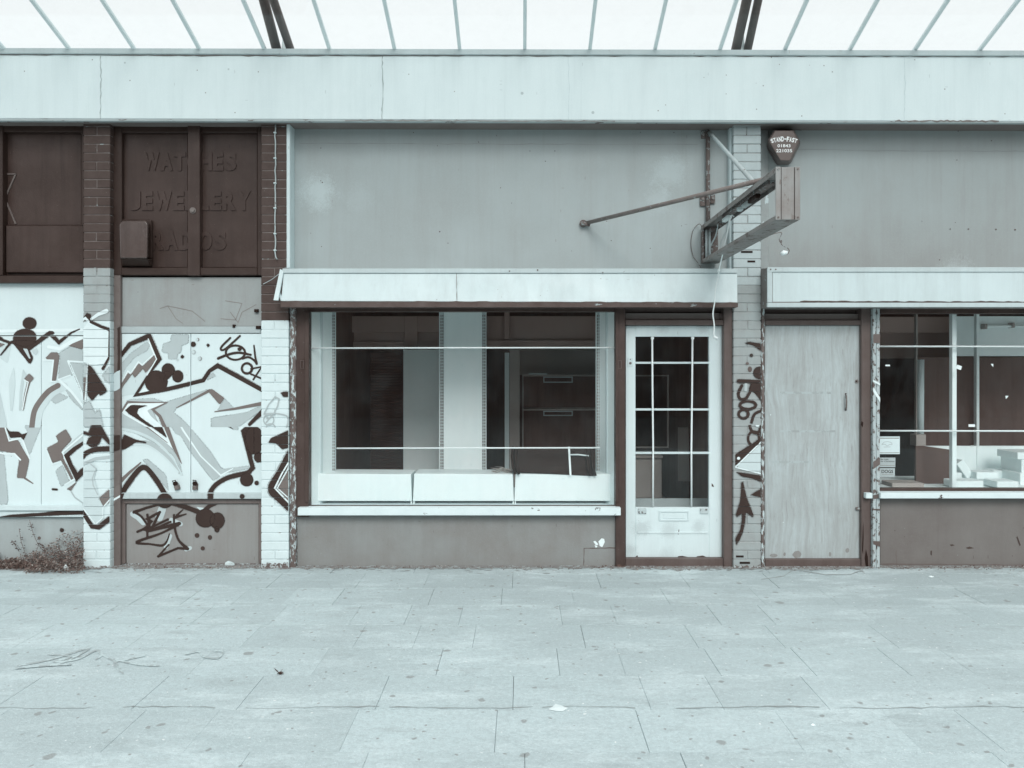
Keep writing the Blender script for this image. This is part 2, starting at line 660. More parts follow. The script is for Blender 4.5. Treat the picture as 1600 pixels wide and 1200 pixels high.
M['brown_mortar'] = paint('brown_mortar', 104, 16, 24, 0.8, 0.4, chip=(160, 0.60, 12))
M['white_brick'] = paint('white_painted_brick', 219, 6, 6, 0.6, 0.3, spk=(130, 40, 0.10, 0.06), streak=0.12)
M['white_mortar'] = paint('white_mortar', 205, 12, 14, 0.8, 0.4, chip=(130, 0.62, 18))
M['grey_brick'] = paint('grey_painted_brick', 160, 8, 7, 0.6, 0.35, spk=(100, 40, 0.10, 0.06), streak=0.2)
M['grey_mortar'] = paint('grey_mortar', 152, 12, 14, 0.8, 0.4, chip=(105, 0.62, 18))
M['pale_brick'] = paint('pale_grey_brick', 186, 7, 7, 0.6, 0.35, spk=(110, 40, 0.10, 0.05), streak=0.2)
M['board_white'] = paint('white_painted_board', 219, 4, 2, 0.5, 0.05, spk=(90, 14, 0.06, 0.10), streak=0.1)
M['board_grey'] = paint('grey_painted_board', 154, 7, 2.4, 0.5, 0.08, streak=0.3, spk=(95, 18, 0.07, 0.12))
M['riser_left'] = paint('grey_riser_paint', 168, 6, 3, 0.7, 0.15, streak=0.25, spk=(110, 30, 0.08, 0.10))
M['post'] = paint('brown_grey_post', 104, 10, 5, 0.5, 0.15, streak=0.4, chip=(150, 0.70, 14))
M['frame_brown'] = paint('brown_window_frame', 64, 8, 8, 0.45, 0.15, spk=(150, 50, 0.10, 0.10), streak=0.4)
M['frame_tan'] = paint('taupe_door_frame', 88, 8, 6, 0.5, 0.12, spk=(75, 40, 0.09, 0.08), streak=0.35)
M['peel'] = paint('peeling_white_over_brown', 92, 10, 8, 0.7, 0.5, chip=(196, 0.53, 34, (1.6, 1, 0.5)), spk=(60, 40, 0.2, 0.2))
M['peel_white'] = paint('flaking_white_paint', 182, 10, 8, 0.7, 0.5, chip=(92, 0.55, 32, (1, 1, 0.7)), spk=(70, 45, 0.16, 0.25))
M['trim'] = paint('white_timber_trim', 212, 8, 5, 0.55, 0.15, spk=(90, 30, 0.08, 0.10), streak=0.2)
M['sign_box'] = paint('sign_box_white', 208, 6, 1.5, 0.5, 0.06, spk=(120, 20, 0.08, 0.10), streak=0.36)
M['sign_box_lip'] = paint('rotten_lip', 80, 12, 9, 0.85, 0.5, chip=(170, 0.66, 14, (0.5, 1, 2)))
DP = lambda px, py, r, v, st: (*(round(u, 3) for u in P(px, py, .10)), r, v, st)
M['door_white'] = paint('white_door_paint', 220, 5, 3, 0.5, 0.08, spk=(75, 30, 0.09, 0.06), streak=0.2,
                        patches=(DP(1002, 826, .16, 178, .55), DP(1046, 829, .16, 184, .5), DP(1091, 824, .12, 182, .5), DP(1036, 514, .10, 186, .6), DP(1098, 514, .10, 184, .6), DP(985, 860, .12, 176, .5), DP(1040, 868, .16, 190, .4)))
M['dark'] = paint('dark_void', 28, 4, 4, 0.8, 0)
M['sill'] = paint('chipped_white_sill', 222, 6, 5, 0.55, 0.3, chip=(60, 0.645, 11, (0.8, 1, 1)))
M['sill_top'] = paint('grey_sill_top', 165, 10, 6, 0.7, 0.2, spk=(90, 30, 0.1, 0.12))
M['riser'] = paint('rendered_riser', 136, tint=(.96, 1.01, 1.02), var=9, scale=2.8, rough=0.8, bump=0.35, spk=(85, 28, 0.07, 0.12), spk2=(185, 34, 0.06, 0.12), streak=0.18)
M['riser_right'] = paint('brown_grey_riser', 112, tint=(.94, 1.0, 1.01), var=8, scale=2.2, rough=0.7, bump=0.2, spk=(75, 12, 0.06, 0.15), spk2=(170, 20, 0.06, 0.12), streak=0.15)
M['ply'] = paint('weathered_plywood', 172, 6, 2.0, 0.75, 0.25, wood=True, spk=(232, 9, 0.05, 0.12))
M['steel'] = paint('rusty_galvanised_steel', 130, 14, 6, 0.6, 0.3, chip=(95, 0.56, 14), spk=(205, 45, 0.15, 0.10))
M['rust'] = paint('rusted_steel', 98, 14, 12, 0.75, 0.5, chip=(160, 0.56, 30), spk=(70, 50, 0.2, 0.2))
M['pale_steel'] = paint('pale_painted_steel', 176, 12, 10, 0.55, 0.3, chip=(105, 0.62, 20))
M['plastic_brown'] = paint('grey_brown_plastic', 92, 3, 3, 0.4, 0.03)
M['white'] = paint('clean_white', 236, 3, 2, 0.45, 0.02)
M['white_rod'] = paint('white_rod', 240, 3, 8, 0.4, 0)
M['lettering'] = paint('white_lettering', 246, 1, 8, 0.5, 0, grain=1)
M['tube_dark'] = paint('dark_steel_tube', 74, 6, 6, 0.5, 0.05)
M['bar_pale'] = paint('pale_glazing_bar', 236, 6, 5, 0.5, 0.05)
M['black_plastic'] = paint('black_plastic', 30, 3, 5, 0.6, 0.02, spec=.15)
M['in_wall'] = paint('interior_brown_wall', 98, 7, 2, 0.8, 0.05, tint=(1.3, .95, .85), streak=.5)
M['in_ceil'] = paint('interior_ceiling', 190, 6, 2, 0.85, 0.05, tint=(1.15, .95, .9))
M['in_floor'] = paint('interior_floor', 165, 8, 4, 0.7, 0.05, tint=(1.35, .92, .82))
M['in_white'] = paint('interior_white_panel', 246, 3, 1.5, 0.5, 0.03, tint=(.93, 1, 1.01), spk=(150, 22, .06, .10), streak=0.15)
M['in_grey'] = paint('interior_grey_panel', 215, 5, 1.5, 0.6, 0.03)
M['in_frame'] = paint('interior_pale_frame', 190, 8, 4, 0.6, 0.03)
M['in_taupe'] = paint('interior_taupe', 158, 8, 2, 0.7, 0.03, tint=(1.15, .96, .9))
M['shutter'] = paint('dark_roller_shutter', 108, 6, 3, 0.5, 0.05, tint=(1.5, .9, .78))
M['slot'] = paint('slot_shadow_grey', 118, 8, 20, 0.7, 0)
M['win_glass'] = glass('shop_window_glass', 0.018, (0.985, 0.99, 0.99, 1), dirt=0.012)
M['roof_glass'] = glass('canopy_glass', 0.02, (0.97, 0.985, 0.985, 1), dirt=0.012)
M['leafdry'] = paint('dry_leaf', 118, 22, 30, 0.9, 0, grain=14, tint=(1.12, .95, .88))
M['leafdark'] = paint('dry_leaf_dark', 84, 18, 30, 0.9, 0, grain=14, tint=(1.12, .95, .88))
M['leafpale'] = paint('dry_leaf_pale', 160, 20, 30, 0.9, 0, grain=14, tint=(1.12, .95, .88))

# ------------------------------------------------------------------ pavement
def set_structure(o):
    o['kind'] = 'structure'
    return o


mb = MB()
mb.face([(-60, -60, 0), (60, -60, 0), (60, 12, 0), (-60, 12, 0)])
ground = set_structure(mb.build('ground', paint('joint_sand', 150, 18, 6, 0.9, 0.3, k=0.85)))

mb = MB()
tl = mb.bm.loops.layers.float_color.new('tone')
y = 0.23
row = 0
while y > -9.2:
    x = -10 + random.uniform(0, 0.6)
    while x < 10:
        w = random.choice([0.68, 0.68, 0.68, 0.36, 0.52])
        tone = random.uniform(0.91, 1.04) * (0.93 if random.random() < 0.12 else 1.0)
        if y > -0.3:  # shade at the foot of the fronts, painted into the nearest slab rows
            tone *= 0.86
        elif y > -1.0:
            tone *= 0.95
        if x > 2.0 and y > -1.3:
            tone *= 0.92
        g = random.choice([0.0007, 0.001, 0.0016, 0.0028])
        g2 = random.choice([0.001, 0.0015, 0.002, 0.0034])
        z = 0.0045 + random.uniform(0, 0.002)
        dz = random.uniform(-0.0008, 0.0008)
        x0, x1, ya, yb = x + g, x + w - g, y - 0.41 + g2, y - g2
        top = [(x0, ya, z), (x1, ya, z + dz), (x1, yb, z + dz), (x0, yb, z)]
        b = 0.0015
        low = [(x0 - b, ya - b, -0.001), (x1 + b, ya - b, -0.001), (x1 + b, yb + b, -0.001), (x0 - b, yb + b, -0.001)]
        fs = [mb.face(top)] + [mb.face([low[i], low[(i + 1) % 4], top[(i + 1) % 4], top[i]]) for i in range(4)]
        for f in fs:
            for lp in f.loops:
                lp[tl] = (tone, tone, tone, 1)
        x += w
    y -= 0.41
    row += 1
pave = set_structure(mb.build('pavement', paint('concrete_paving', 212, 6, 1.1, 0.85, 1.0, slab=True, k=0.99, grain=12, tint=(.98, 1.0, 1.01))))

mb = MB()                                # faded scribble on the slabs
for pts in ([(28, 1040), (80, 1030), (140, 1012), (100, 1034), (60, 1042)], [(75, 1022), (110, 1026), (85, 1034), (120, 1030), (150, 1016), (160, 1022), (150, 1030)],
            [(150, 1016), (165, 1026), (180, 1034), (192, 1052), (178, 1036), (200, 1030), (226, 1024)], [(178, 1030), (215, 1038), (248, 1040)],
            [(290, 1022), (310, 1018), (318, 1026), (340, 1028), (348, 1018), (335, 1017)], [(24, 1044), (70, 1040), (110, 1038)]):
    zq = [0.0076 + .00002 * len(mb.bm.faces)]

    def onslab(x, y, zq=zq):
        zq[0] += 4e-6
        return G(x, y, zq[0])
    stroke(mb, smooth(pts, 5), 2.4, onslab, 0)
mb.build('graffiti', paint('faded_pavement_spray', 176, 10, 3, 0.9, 0, chip=(204, .5, 12)), pave)
mb = MB()                                # old repair cracks by the boarded door
for pts in ([(1238, 888), (1262, 893), (1290, 898), (1330, 897), (1348, 890)], [(1240, 890), (1225, 900), (1190, 905)]):
    stroke(mb, pts, 1.3, lambda x, y: G(x, y, 0.0078), 0)
for i0, i1 in ((0, 9), (12, 21), (24, 37), (38, 52), (53, 62), (66, 80), (82, 100)):
    stroke(mb, [(i * 16, 1105 + 1.4 * math.sin(i * .31) + random.uniform(-1, 1)) for i in range(i0, i1 + 1)],
           [random.choice([.4, .6, .9, 1.2, 2.0]) for _ in range(i1 - i0)], lambda x, y: G(x, y, 0.0079), 0)
mb.build('crack', paint('pavement_crack', 172, 22, 9, 0.95, 0, k=0.85), pave)

mb = MB()
rd = random.Random(11)
prev = None
x = -6.5
while x < 6.5:
    w = max(.006, rd.gauss(.028, .02))
    if 2.0 < x < 2.9 or .85 < x < 1.75:
        w += rd.uniform(0, .05)
    if x < -3.6:
        w += .06
    cur = ((x, .16, .0076), (x, -.004 - w, .0076))
    if prev:
        mb.face([prev[1], cur[1], cur[0], prev[0]])
    prev = cur
    x += rd.uniform(.012, .05)
mb.build('dirt', paint('joint_dirt', 128, 26, 16, .95, .3, chip=(176, .56, 26)), pave)
mb = MB()
for i in range(240):                     # dirt crumbs blown off the line
    px = rd.uniform(100, 1600)
    c = P(px, 885, -abs(rd.gauss(.02, .07)))
    r_ = rd.uniform(.004, .02)
    mb.poly([(c.x + r_ * 1.8 * math.cos(a * .9) * rd.uniform(.5, 1.2), c.y + r_ * .6 * math.sin(a * .9) * rd.uniform(.5, 1.2), .0077 + i * 2e-6) for a in range(7)])
o_ = mb.build('dirt', paint('joint_dirt_thin', 158, 20, 16, .95, .2), pave)
o_['kind'] = 'stuff'

# ------------------------------------------------------------------ brick pillars
def pillar(px0, px1, split, mats, label):
    t = thing('brick_pillar', label, 'brick pillar', P((px0 + px1) / 2, 888, 0.15), 'brick pillars between the shop fronts')
    a, b = P(px0, 888, 0), P(px1, 888, 0)
    top = P(0, 188, 0).z
    zs = [P(0, q, 0).z for q in split] + [top]
    mb = MB()
    zz = 0
    for i, q in enumerate(zs):
        mb.box(a.x + .004, b.x - .004, 0.0034, 0.32, zz, q - .0005, 2 * i)
        zz = q
    z = 0.004
    k = 0
    while z < top - 0.03:
        m = 2 * sum(z + 0.03 > q for q in zs[:-1]) + 1
        h = min(0.0685, top - z)
        w = b.x - a.x
        cut = [0, 1] if k % 2 == 0 or random.random() < 0.25 else [0, 0.5 + random.uniform(-.02, .02), 1]
        for u, v in zip(cut, cut[1:]):
            j = random.uniform(-0.0025, 0.0015)
            mb.box(a.x + w * u + (0.003 if u else 0), a.x + w * v - (0.003 if v < 1 else 0), j, 0.30, z + random.uniform(0, .001), z + h, m)
        z += 0.0743
        k += 1
    mb.build('brickwork', mats, t, 0.004)
    return t


pil1 = pillar(130, 172, [508, 425], [M['white_mortar'], M['white_brick'], M['grey_mortar'], M['grey_brick'], M['brown_mortar'], M['brown_brick']],
              'brick pillar brown above and white with graffiti below, beside the dry weeds')
pil2 = pillar(408, 451, [497], [M['white_mortar'], M['white_brick'], M['brown_mortar'], M['brown_brick']],
              'brick pillar brown above and white below, between the graffiti doors and the big window')
pil3 = pillar(1146, 1189, [440], [M['grey_mortar'], M['grey_brick'], M['grey_mortar'], M['pale_brick']],
              'pale grey brick pillar with a black painted arrow, between glazed door and boarded door')
Z7 = lambda x, y: (x / 5, 420 + y / 5)
Z8 = lambda x, y: (x / 4.617, 660 + y / 4.617)
ZC = lambda x, y: (170 + x / 5, 420 + y / 5)
ZD = lambda x, y: (170 + x / 4.8, 650 + y / 4.8)
ZE = lambda x, y: (940 + x / 5, 420 + y / 5)
ZF = lambda x, y: (940 + x / 4.8, 650 + y / 4.8)
DK, MD, LT, WH = 43, 108, 182, 230
graffiti(pil1, -0.003, Z7, (130.5, 430, 171.5, 668), joints=True, shapes=[
    (1, 226, 'p', [(650, 470), (690, 412), (740, 440), (855, 490), (855, 740), (650, 760)]),
    (2, DK, 'p', [(648, 385), (680, 345), (712, 358), (712, 422), (690, 398), (650, 415)]),
    (2, WH, 'l', [(715, 392), (770, 355), (832, 330)], [20, 34]),
    (3, WH, 'l', [(640, 405), (668, 385), (712, 432)], 18),
    (3, DK, 'l', [(712, 415), (790, 452), (862, 476)], 18), (3, DK, 'l', [(857, 470), (855, 590), (855, 690), (805, 780)], [10, 16]),
    (2, LT, 'p', [(650, 735), (690, 745), (672, 1040), (650, 1060)]), (3, MD, 'p', [(650, 850), (672, 850), (662, 990), (650, 1040)]),
    (3, WH, 'l', [(688, 745), (668, 1035)], 10),
    (3, DK, 'p', [(690, 752), (715, 762), (842, 955), (785, 992), (772, 975), (720, 1030), (684, 985)]),
    (2, LT, 'p', [(800, 830), (858, 760), (858, 900), (820, 870)]),
    (2, LT, 'p', [(650, 1060), (700, 1030), (745, 1130), (780, 1095), (812, 1240), (650, 1240)])])
graffiti(pil1, -0.003, Z8, (130.5, 664, 171.5, 840), joints=True, shapes=[
    (1, 205, 'p', [(600, 330), (665, 290), (700, 330), (680, 400), (720, 540), (745, 600), (740, 690), (690, 730), (600, 622)]),
    (2, LT, 'l', [(655, 300), (695, 335), (668, 400), (672, 450), (705, 520)], 9),
    (1, LT, 'l', [(600, 300), (690, 262), (790, 250)], 22),
    (2, MD, 'p', [(715, 545), (790, 480), (790, 575), (748, 606)]), (3, WH, 'l', [(790, 560), (745, 612), (742, 690), (690, 735), (600, 620)], 9),
    (3, DK, 'p', [(600, 62), (640, 74), (655, 30), (690, -15), (725, 10), (792, 130), (792, 165), (735, 105), (722, 140), (700, 172), (655, 178), (622, 155), (640, 112), (665, 102), (600, 82)]),
    (3, DK, 'c', [(596, 240), (640, 212), (695, 195), (795, 190)], 28), (4, DK, 'e', (596, 240, 24, 26)),
    (4, DK, 'l', [(594, 640), (665, 750), (712, 755), (792, 695)], [22, 27])])
graffiti(pil2, -0.003, ZC, (408.5, 500, 450.5, 668), joints=True, shapes=[
    (2, 176, 'l', [(1215, 1130), (1250, 1060), (1300, 1000), (1330, 1015), (1320, 1070), (1290, 1130), (1230, 1200)], 11), (2, 176, 'r', (1250, 1180, 40, 42), 10),
    (2, 176, 'c', [(1215, 1135), (1300, 1130), (1390, 1150), (1400, 1200), (1380, 1260)], 11), (2, 176, 'r', (1265, 1240, 34, 30), 10), (2, 176, 'e', (1240, 1165, 10, 12)),
    (3, DK, 'p', [(1342, 968), (1380, 955), (1410, 960), (1410, 1000), (1365, 1000)])])
graffiti(pil2, -0.003, ZD, (408.5, 664, 450.5, 820), joints=True, shapes=[
    (1, MD, 'p', [(1262, 540), (1350, 380), (1350, 640)]), (2, DK, 'c', [(1360, 285), (1290, 420), (1222, 545), (1290, 625), (1360, 690)], 44),
    (3, WH, 'l', [(1360, 330), (1300, 430), (1245, 540), (1360, 660)], 11), (3, WH, 'l', [(1360, 370), (1265, 540), (1360, 625)], 8),
    (3, DK, 'p', [(1198, 200), (1215, 165), (1345, 108), (1360, 108), (1360, 235), (1300, 250), (1255, 205)])])
graffiti(pil3, -0.003, ZE, (1146.5, 520, 1188.5, 664), joints=True, shapes=[
    (2, DK, 'p', [(1122, 582), (1150, 570), (1290, 592), (1290, 640), (1240, 640), (1190, 602)]), (2, DK, 'e', (1170, 677, 13, 13)), (2, 96, 'e', (1138, 740, 13, 11)),
    (2, 84, 'e', (1158, 785, 17, 22)), (2, DK, 'e', (1235, 812, 52, 48)), (2, DK, 'l', [(1072, 878), (1250, 882)], [26, 20]),
    (2, DK, 'p', [(1165, 895), (1250, 890), (1250, 1040), (1200, 975), (1150, 940)]), (1, LT, 'l', [(1128, 885), (1125, 950)], 22),
    (3, DK, 'c', [(1095, 912), (1068, 975), (1085, 1018), (1128, 1010), (1165, 950)], 17), (3, DK, 'r', (1142, 1065, 62, 32), 17),
    (3, DK, 'r', (1108, 1135, 38, 34), 16), (3, DK, 'c', [(1250, 1108), (1195, 1135), (1170, 1200)], 16)])
graffiti(pil3, -0.003, ZF, (1146.5, 664, 1188.5, 860), joints=True, shapes=[
    (1, 205, 'p', [(1005, 380), (1200, 190), (1200, 430)]), (2, DK, 'p', [(1003, 285), (1060, 250), (1135, 205), (1205, 150), (1205, 190), (1003, 378)]),
    (3, WH, 'l', [(1005, 380), (1205, 185)], 9), (3, WH, 'l', [(1005, 385), (1205, 435)], 9), (3, WH, 'e', (1027, 317, 12, 11)),
    (2, DK, 'p', [(1012, 420), (1205, 448), (1205, 500), (1130, 468), (1050, 452)]), (3, DK, 'r', (1155, 60, 45, 68), 16), (3, DK, 'r', (1140, 168, 42, 52), 14),
    (4, WH, 'e', (1168, 68, 14, 15)), (4, WH, 'e', (1163, 42, 8, 8)), (4, DK, 'p', [(1180, 90), (1205, 80), (1205, 160), (1190, 150)]),
    (3, DK, 'p', [(1048, 497), (1060, 492), (1072, 545), (1090, 620), (1142, 748), (1130, 758), (1082, 722), (1074, 800), (1060, 870), (1035, 930), (1010, 968), (1003, 920), (1040, 850), (1052, 780), (1052, 730), (1015, 757), (1005, 742), (1038, 640)]),
    (3, DK, 'p', [(1118, 592), (1150, 570), (1205, 540), (1205, 612), (1150, 600)])])
mb = MB()                                # missing mortar
for x0, y0, x1 in ((1158, 392, 1176), (1168, 407, 1180), (1150, 868, 1162), (1156, 878, 1172)):
    mb.pbox(x0, y0, x1, y0 + 3, -0.004, 0.01)
mb.build('mortar_hole', M['dark'], pil3)

for pl_, x0, x1, yb in ((pil1, 131, 171, 884.5), (pil2, 409, 450, 880), (pil3, 1147, 1188, 884)):
    mb = MB()
    top = [(x0 + (x1 - x0) * i / 14, yb + random.uniform(-2.2, 2.5)) for i in range(15)]
    pts = [P(x, y_, -.0045) for x, y_ in top] + [P(x1, 888.5, -.0045), P(x0, 888.5, -.0045)]
    mb.poly(pts)
    mb.build('base_stain', paint('base_stain', 98, 18, 16, .9, .3, chip=(186, .53, 30)), pl_)

# painted conduit clipped to the second pillar
t = thing('cable', 'thin white cable clipped down the brown brick pillar, ending in a loose tail', 'cable', P(430, 405, -0.01))
mb = MB()
pts = [P(430 + random.uniform(-.8, .8), yy, -0.012) for yy in range(194, 395, 9)] + [P(430, 396, -.012), P(431, 402, -.02), P(433, 405, -.022)]
mb.tube(pts, 0.0058, 6)
mb.build('wire', M['pale_steel'], t)
for yy in (207, 247, 286, 325, 365, 391):
    c = P(429.5, yy, -0.016)
    mb = MB()
    mb.box(c.x - .012, c.x + .012, -0.022, -0.003, c.z - .006, c.z + .006)
    mb.build('cable_clip', M['trim'], t, 0.003)

# ------------------------------------------------------------------ main fascia
def fl(px, a, b):
    return a + (b - a) * px / 1600.0


def beam(name, m, parent, t0, t1, b0, b1, Yf, Yb, px0=-260, px1=1860, bevel=0.004):
    mb = MB()
    A, B, C_, E = P(px0, fl(px0, b0, b1), Yf), P(px1, fl(px1, b0, b1), Yf), P(px1, fl(px1, t0, t1), Yf), P(px0, fl(px0, t0, t1), Yf)
    mb.hexa([A, B, C_, E], [(p.x, Yb, p.z) for p in (A, B, C_, E)])
    return mb.build(name, m, parent, bevel)


fas = thing('fascia', 'long white painted fascia band running along above all the shop fronts', 'fascia', P(800, 190, 0))
beam('band', M['fascia'], fas, 83.5, 87, 185, 189.5, -0.10, 0.125)
beam('capping', M['fascia_trim'], fas, 74.5, 78.5, 83.5, 87, -0.118, 0.125)
beam('lip', M['lip'], fas, 185.0, 189.7, 189.0, 192.5, -0.106, -0.07)
beam('soffit', M['soffit'], fas, 187.3, 191.7, 189.3, 193.4, -0.069, 0.1255)
for px in (157, 597, 1413, 888):
    crack(fas, [(px, 88), (px + 1, 130), (px, 186)], -0.10, 176 if px < 800 else 214, 1.7 if px < 800 else 1.0, 0.8, 'joint', 5)
crack(fas, [(-60, 85), (400, 87), (900, 87), (1700, 88.5)], -0.1012, 120, 2.2, 0.5, 'gap', 12)
crack(fas, [(540, 188), (960, 189.5)], -0.1065, 140, 2.0, 0.8, 'gap', 6)
crack(fas, [(1400, 189), (1560, 189.5)], -0.1065, 120, 2.6, 1.0, 'gap', 5)

# wall and roof hidden behind the boards, so daylight enters only through the windows
shell = thing('shop_parade', 'plain flat-roofed body of the shop parade behind the fronts', 'building', P(800, 884, 2.0))
z_c = 2.52
mb = MB()
mb.box(-7.2, 7.2, 0.26, 4.3, z_c + 0.001, z_c + 0.12)
mb.build('roof', M['in_ceil'], shell)
mb = MB()
mb.box(-7.2, 7.2, 4.3, 4.4, 0, z_c + 0.12)
for x in (-7.2, -3.6, -2.02, 1.86, 7.1):
    mb.box(x, x + 0.1, 0.33 if x in (-2.02, 1.86) else 0.26, 4.299, 0.012, z_c)
mb.build('wall', M['in_wall'], shell)
mb = MB()
mb.box(-7.1, 7.1, 0.2, 4.299, 0.0, 0.010)
mb.build('floor', M['in_floor'], shell)

# the row across the way: out of the picture, mirrored dimly in the window glass
op = thing('building', 'long low brown building across the street, seen only as a dim reflection in the glass', 'building', (0, -19, 0))
mb = MB()
mb.box(-30, 30, -22, -19, 0.01, 5.4)
mb.build('wall', M['in_wall'], op)
mb = MB()
mb.box(-30, 30, -19.3, -19.001, 2.88, 3.5)
mb.build('fascia', M['trim'], op)
for i in range(9):
    mb = MB()
    mb.box(-27 + i * 6.6, -26.5 + i * 6.6, -19.2, -19.002, .02, 2.87)
    mb.build('pillar', M['in_taupe'], op)
mb = MB()
mb.box(-30.2, 30.2, -22.2, -18.8, 5.401, 5.6)
mb.build('roof', M['in_taupe'], op)
for i in range(12):
    mb = MB()
    mb.box(-28 + i * 4.8, -25 + i * 4.8, -19.03, -18.99, .8, 2.6)
    mb.build('window', M['dark'], op)

# ------------------------------------------------------------------ far left shop front
sa = thing('shop_unit', 'boarded shop front at the left edge, brown above and graffitied boards below', 'shop front', P(0, 886, 0.1), 'shop fronts of the parade')
part('sign_frame', M['brown_dark'], sa, (-8, 191, 4, 430, .045, .25), (4, 191, 130, 206, .055, .25), (-260, 191, -8, 206, .055, .25), (127, 206, 131, 352, .06, .25))
part('sign_panel', M['brown'], sa, (4, 206, 127, 352, .11, .25), (-260, 206, -8, 426, .11, .25))
part('lower_panel', M['brown'], sa, (9, 352, 131, 426, .07, .25), bevel=.006)
part('ledge', M['brown_dark'], sa, (-260, 426, 131, 430.5, .10, .25), (-260, 430.5, 131, 442, .035, .25))
mb = MB()
for a, b in (((25, 272), (8, 310)), ((8, 310), (25, 350)), ((25, 272), (10, 272))):
    mb.bar(P(*a, .108), P(*b, .108), .012, .012)
mb.build('arrow_outline', paint('arrow_edge', 98, 6, 9, 0.5), sa)
bd = part('board', M['board_white'], sa, (-260, 442, 131, 524, .092, .2))
graffiti(bd, .092, Z7, (-40, 470, 130, 523.8), [(2, DK, 'e', (232, 425, 54, 47)), (2, DK, 'e', (196, 535, 92, 66)),
         (2, DK, 'l', [(300, 570), (390, 500), (410, 500)], [26, 22]), (2, DK, 'l', [(520, 530), (560, 498), (622, 472)], [14, 8]), (1, WH, 'l', [(-200, 490), (100, 485), (640, 478)], 24)])
part('batten', paint('dark_gap', 60, 8, 8), sa, (-260, 524, 131, 525.3, .10, .2), bevel=0)
bl = part('board', M['board_white'], sa, (-260, 525.3, 64, 790, .087, .2), (64.7, 525.3, 131, 790, .087, .2), bevel=.002)
graffiti(bl, .087, Z7, (-40, 525.6, 130, 668), [
    (0, 206, 'p', [(0, 560), (90, 590), (60, 740), (0, 700)]), (0, LT, 'p', [(460, 660), (560, 600), (650, 630), (650, 825), (550, 832), (455, 862), (470, 680)]),
    (0, LT, 'p', [(385, 1015), (445, 962), (535, 1003), (435, 1057)]), (0, LT, 'p', [(480, 880), (650, 1060), (650, 1110), (555, 1020)]),
    (1, LT, 'p', [(540, 730), (650, 745), (650, 1000)]), (2, WH, 'l', [(535, 722), (590, 850), (655, 1010)], 18), (2, WH, 'l', [(535, 722), (650, 728)], 14),
    (2, WH, 'l', [(468, 872), (560, 960), (655, 1080)], 20), (2, WH, 'l', [(550, 832), (455, 866)], 12),
    (1, MD, 'p', [(528, 597), (600, 560), (650, 546), (650, 630)]), (2, WH, 'l', [(380, 610), (470, 625), (560, 570), (650, 530)], [26, 34]),
    (1, 195, 'p', [(248, 640), (290, 618), (302, 650), (280, 677), (262, 662)]), (1, 195, 'p', [(180, 780), (212, 830), (190, 870), (172, 1000), (166, 1108), (148, 1108), (155, 950)]),
    (1, 206, 'p', [(70, 880), (110, 760), (120, 900), (100, 1110), (80, 1110)]), (1, 200, 'p', [(-150, 900), (-60, 760), (10, 1000), (60, 1240), (-100, 1240)]),
    (2, MD, 'p', [(-140, 640), (-40, 600), (-10, 860), (-60, 1000), (-130, 980)]),
    (2, MD, 'p', [(193, 857), (228, 818), (267, 855), (237, 890), (207, 1000), (186, 1107), (174, 1101), (190, 980), (214, 882)]),
    (3, WH, 'l', [(190, 868), (222, 885), (196, 1000), (178, 1100)], 8),
    (2, MD, 'p', [(362, 692), (400, 654), (450, 654), (467, 680), (438, 877), (404, 877), (421, 717), (364, 706)]), (3, WH, 'l', [(340, 712), (418, 716), (400, 880), (445, 882)], 12),
    (1, 205, 'c', [(500, 920), (410, 965), (340, 1050), (300, 1130), (285, 1240)], 66), (2, MD, 'c', [(455, 912), (380, 958), (310, 1040), (268, 1120), (250, 1240)], 42),
    (3, DK, 'p', [(0, 540), (80, 568), (100, 560), (240, 560), (292, 575), (228, 625), (262, 695), (242, 742), (225, 735), (110, 590), (92, 582), (10, 676), (0, 676), (70, 585), (0, 556)]),
    (4, 195, 'p', [(182, 622), (216, 626), (242, 700), (230, 702)]), (3, DK, 'e', (195, 545, 92, 62)), (3, MD, 'p', [(0, 580), (40, 590), (0, 614)]),
    (3, DK, 'l', [(225, 625), (300, 570), (392, 500), (462, 576), (545, 508), (622, 472)], [24, 26, 26, 20, 14, 8]),
    (3, DK, 'l', [(-160, 620), (-80, 500), (10, 548)], 20)])
graffiti(bl, .087, Z8, (-40, 664, 130, 789.5), [
    (1, MD, 'p', [(-60, -40), (15, -20), (20, 0), (75, 128), (132, 128), (167, 190), (213, 270), (186, 402), (122, 402), (140, 270), (108, 225), (-60, 190)]),
    (1, MD, 'l', [(180, 402), (238, 440)], [16, 8]), (2, WH, 'l', [(40, 40), (68, 132), (160, 112), (215, 262)], 11), (2, WH, 'l', [(-60, 205), (30, 226), (105, 226), (148, 270)], 12),
    (3, DK, 'p', [(42, 30), (70, 65), (135, 66), (160, 86), (198, 74), (172, 128), (152, 106), (76, 112)]),
    (0, LT, 'p', [(205, 0), (312, -10), (215, 240), (168, 130), (200, 72), (180, 30)]), (0, LT, 'p', [(-60, 200), (30, 215), (62, 590), (-60, 590)]),
    (1, MD, 'p', [(405, 95), (475, 48), (520, 124), (448, 200), (458, 262), (530, 402), (517, 415), (442, 272), (380, 293), (338, 185), (422, 140)]),
    (2, WH, 'l', [(330, 186), (378, 302), (440, 282)], 9), (0, LT, 'p', [(400, 350), (452, 308), (492, 400), (507, 430), (440, 462)]),
    (0, 196, 'p', [(450, 205), (560, 100), (600, 70), (600, 140), (475, 245), (490, 320)]),
    (3, DK, 'l', [(605, 145), (540, 190), (482, 240), (512, 310), (556, 395), (605, 345)], [16, 24, 26, 24, 30, 30]),
    (2, WH, 'l', [(600, 90), (452, 215), (545, 405), (470, 450)], 12), (3, MD, 'p', [(485, 480), (552, 433), (512, 493)]), (3, DK, 'l', [(382, 482), (412, 484)], 12),
    (1, LT, 'l', [(515, 500), (540, 540), (610, 590)], 10)])
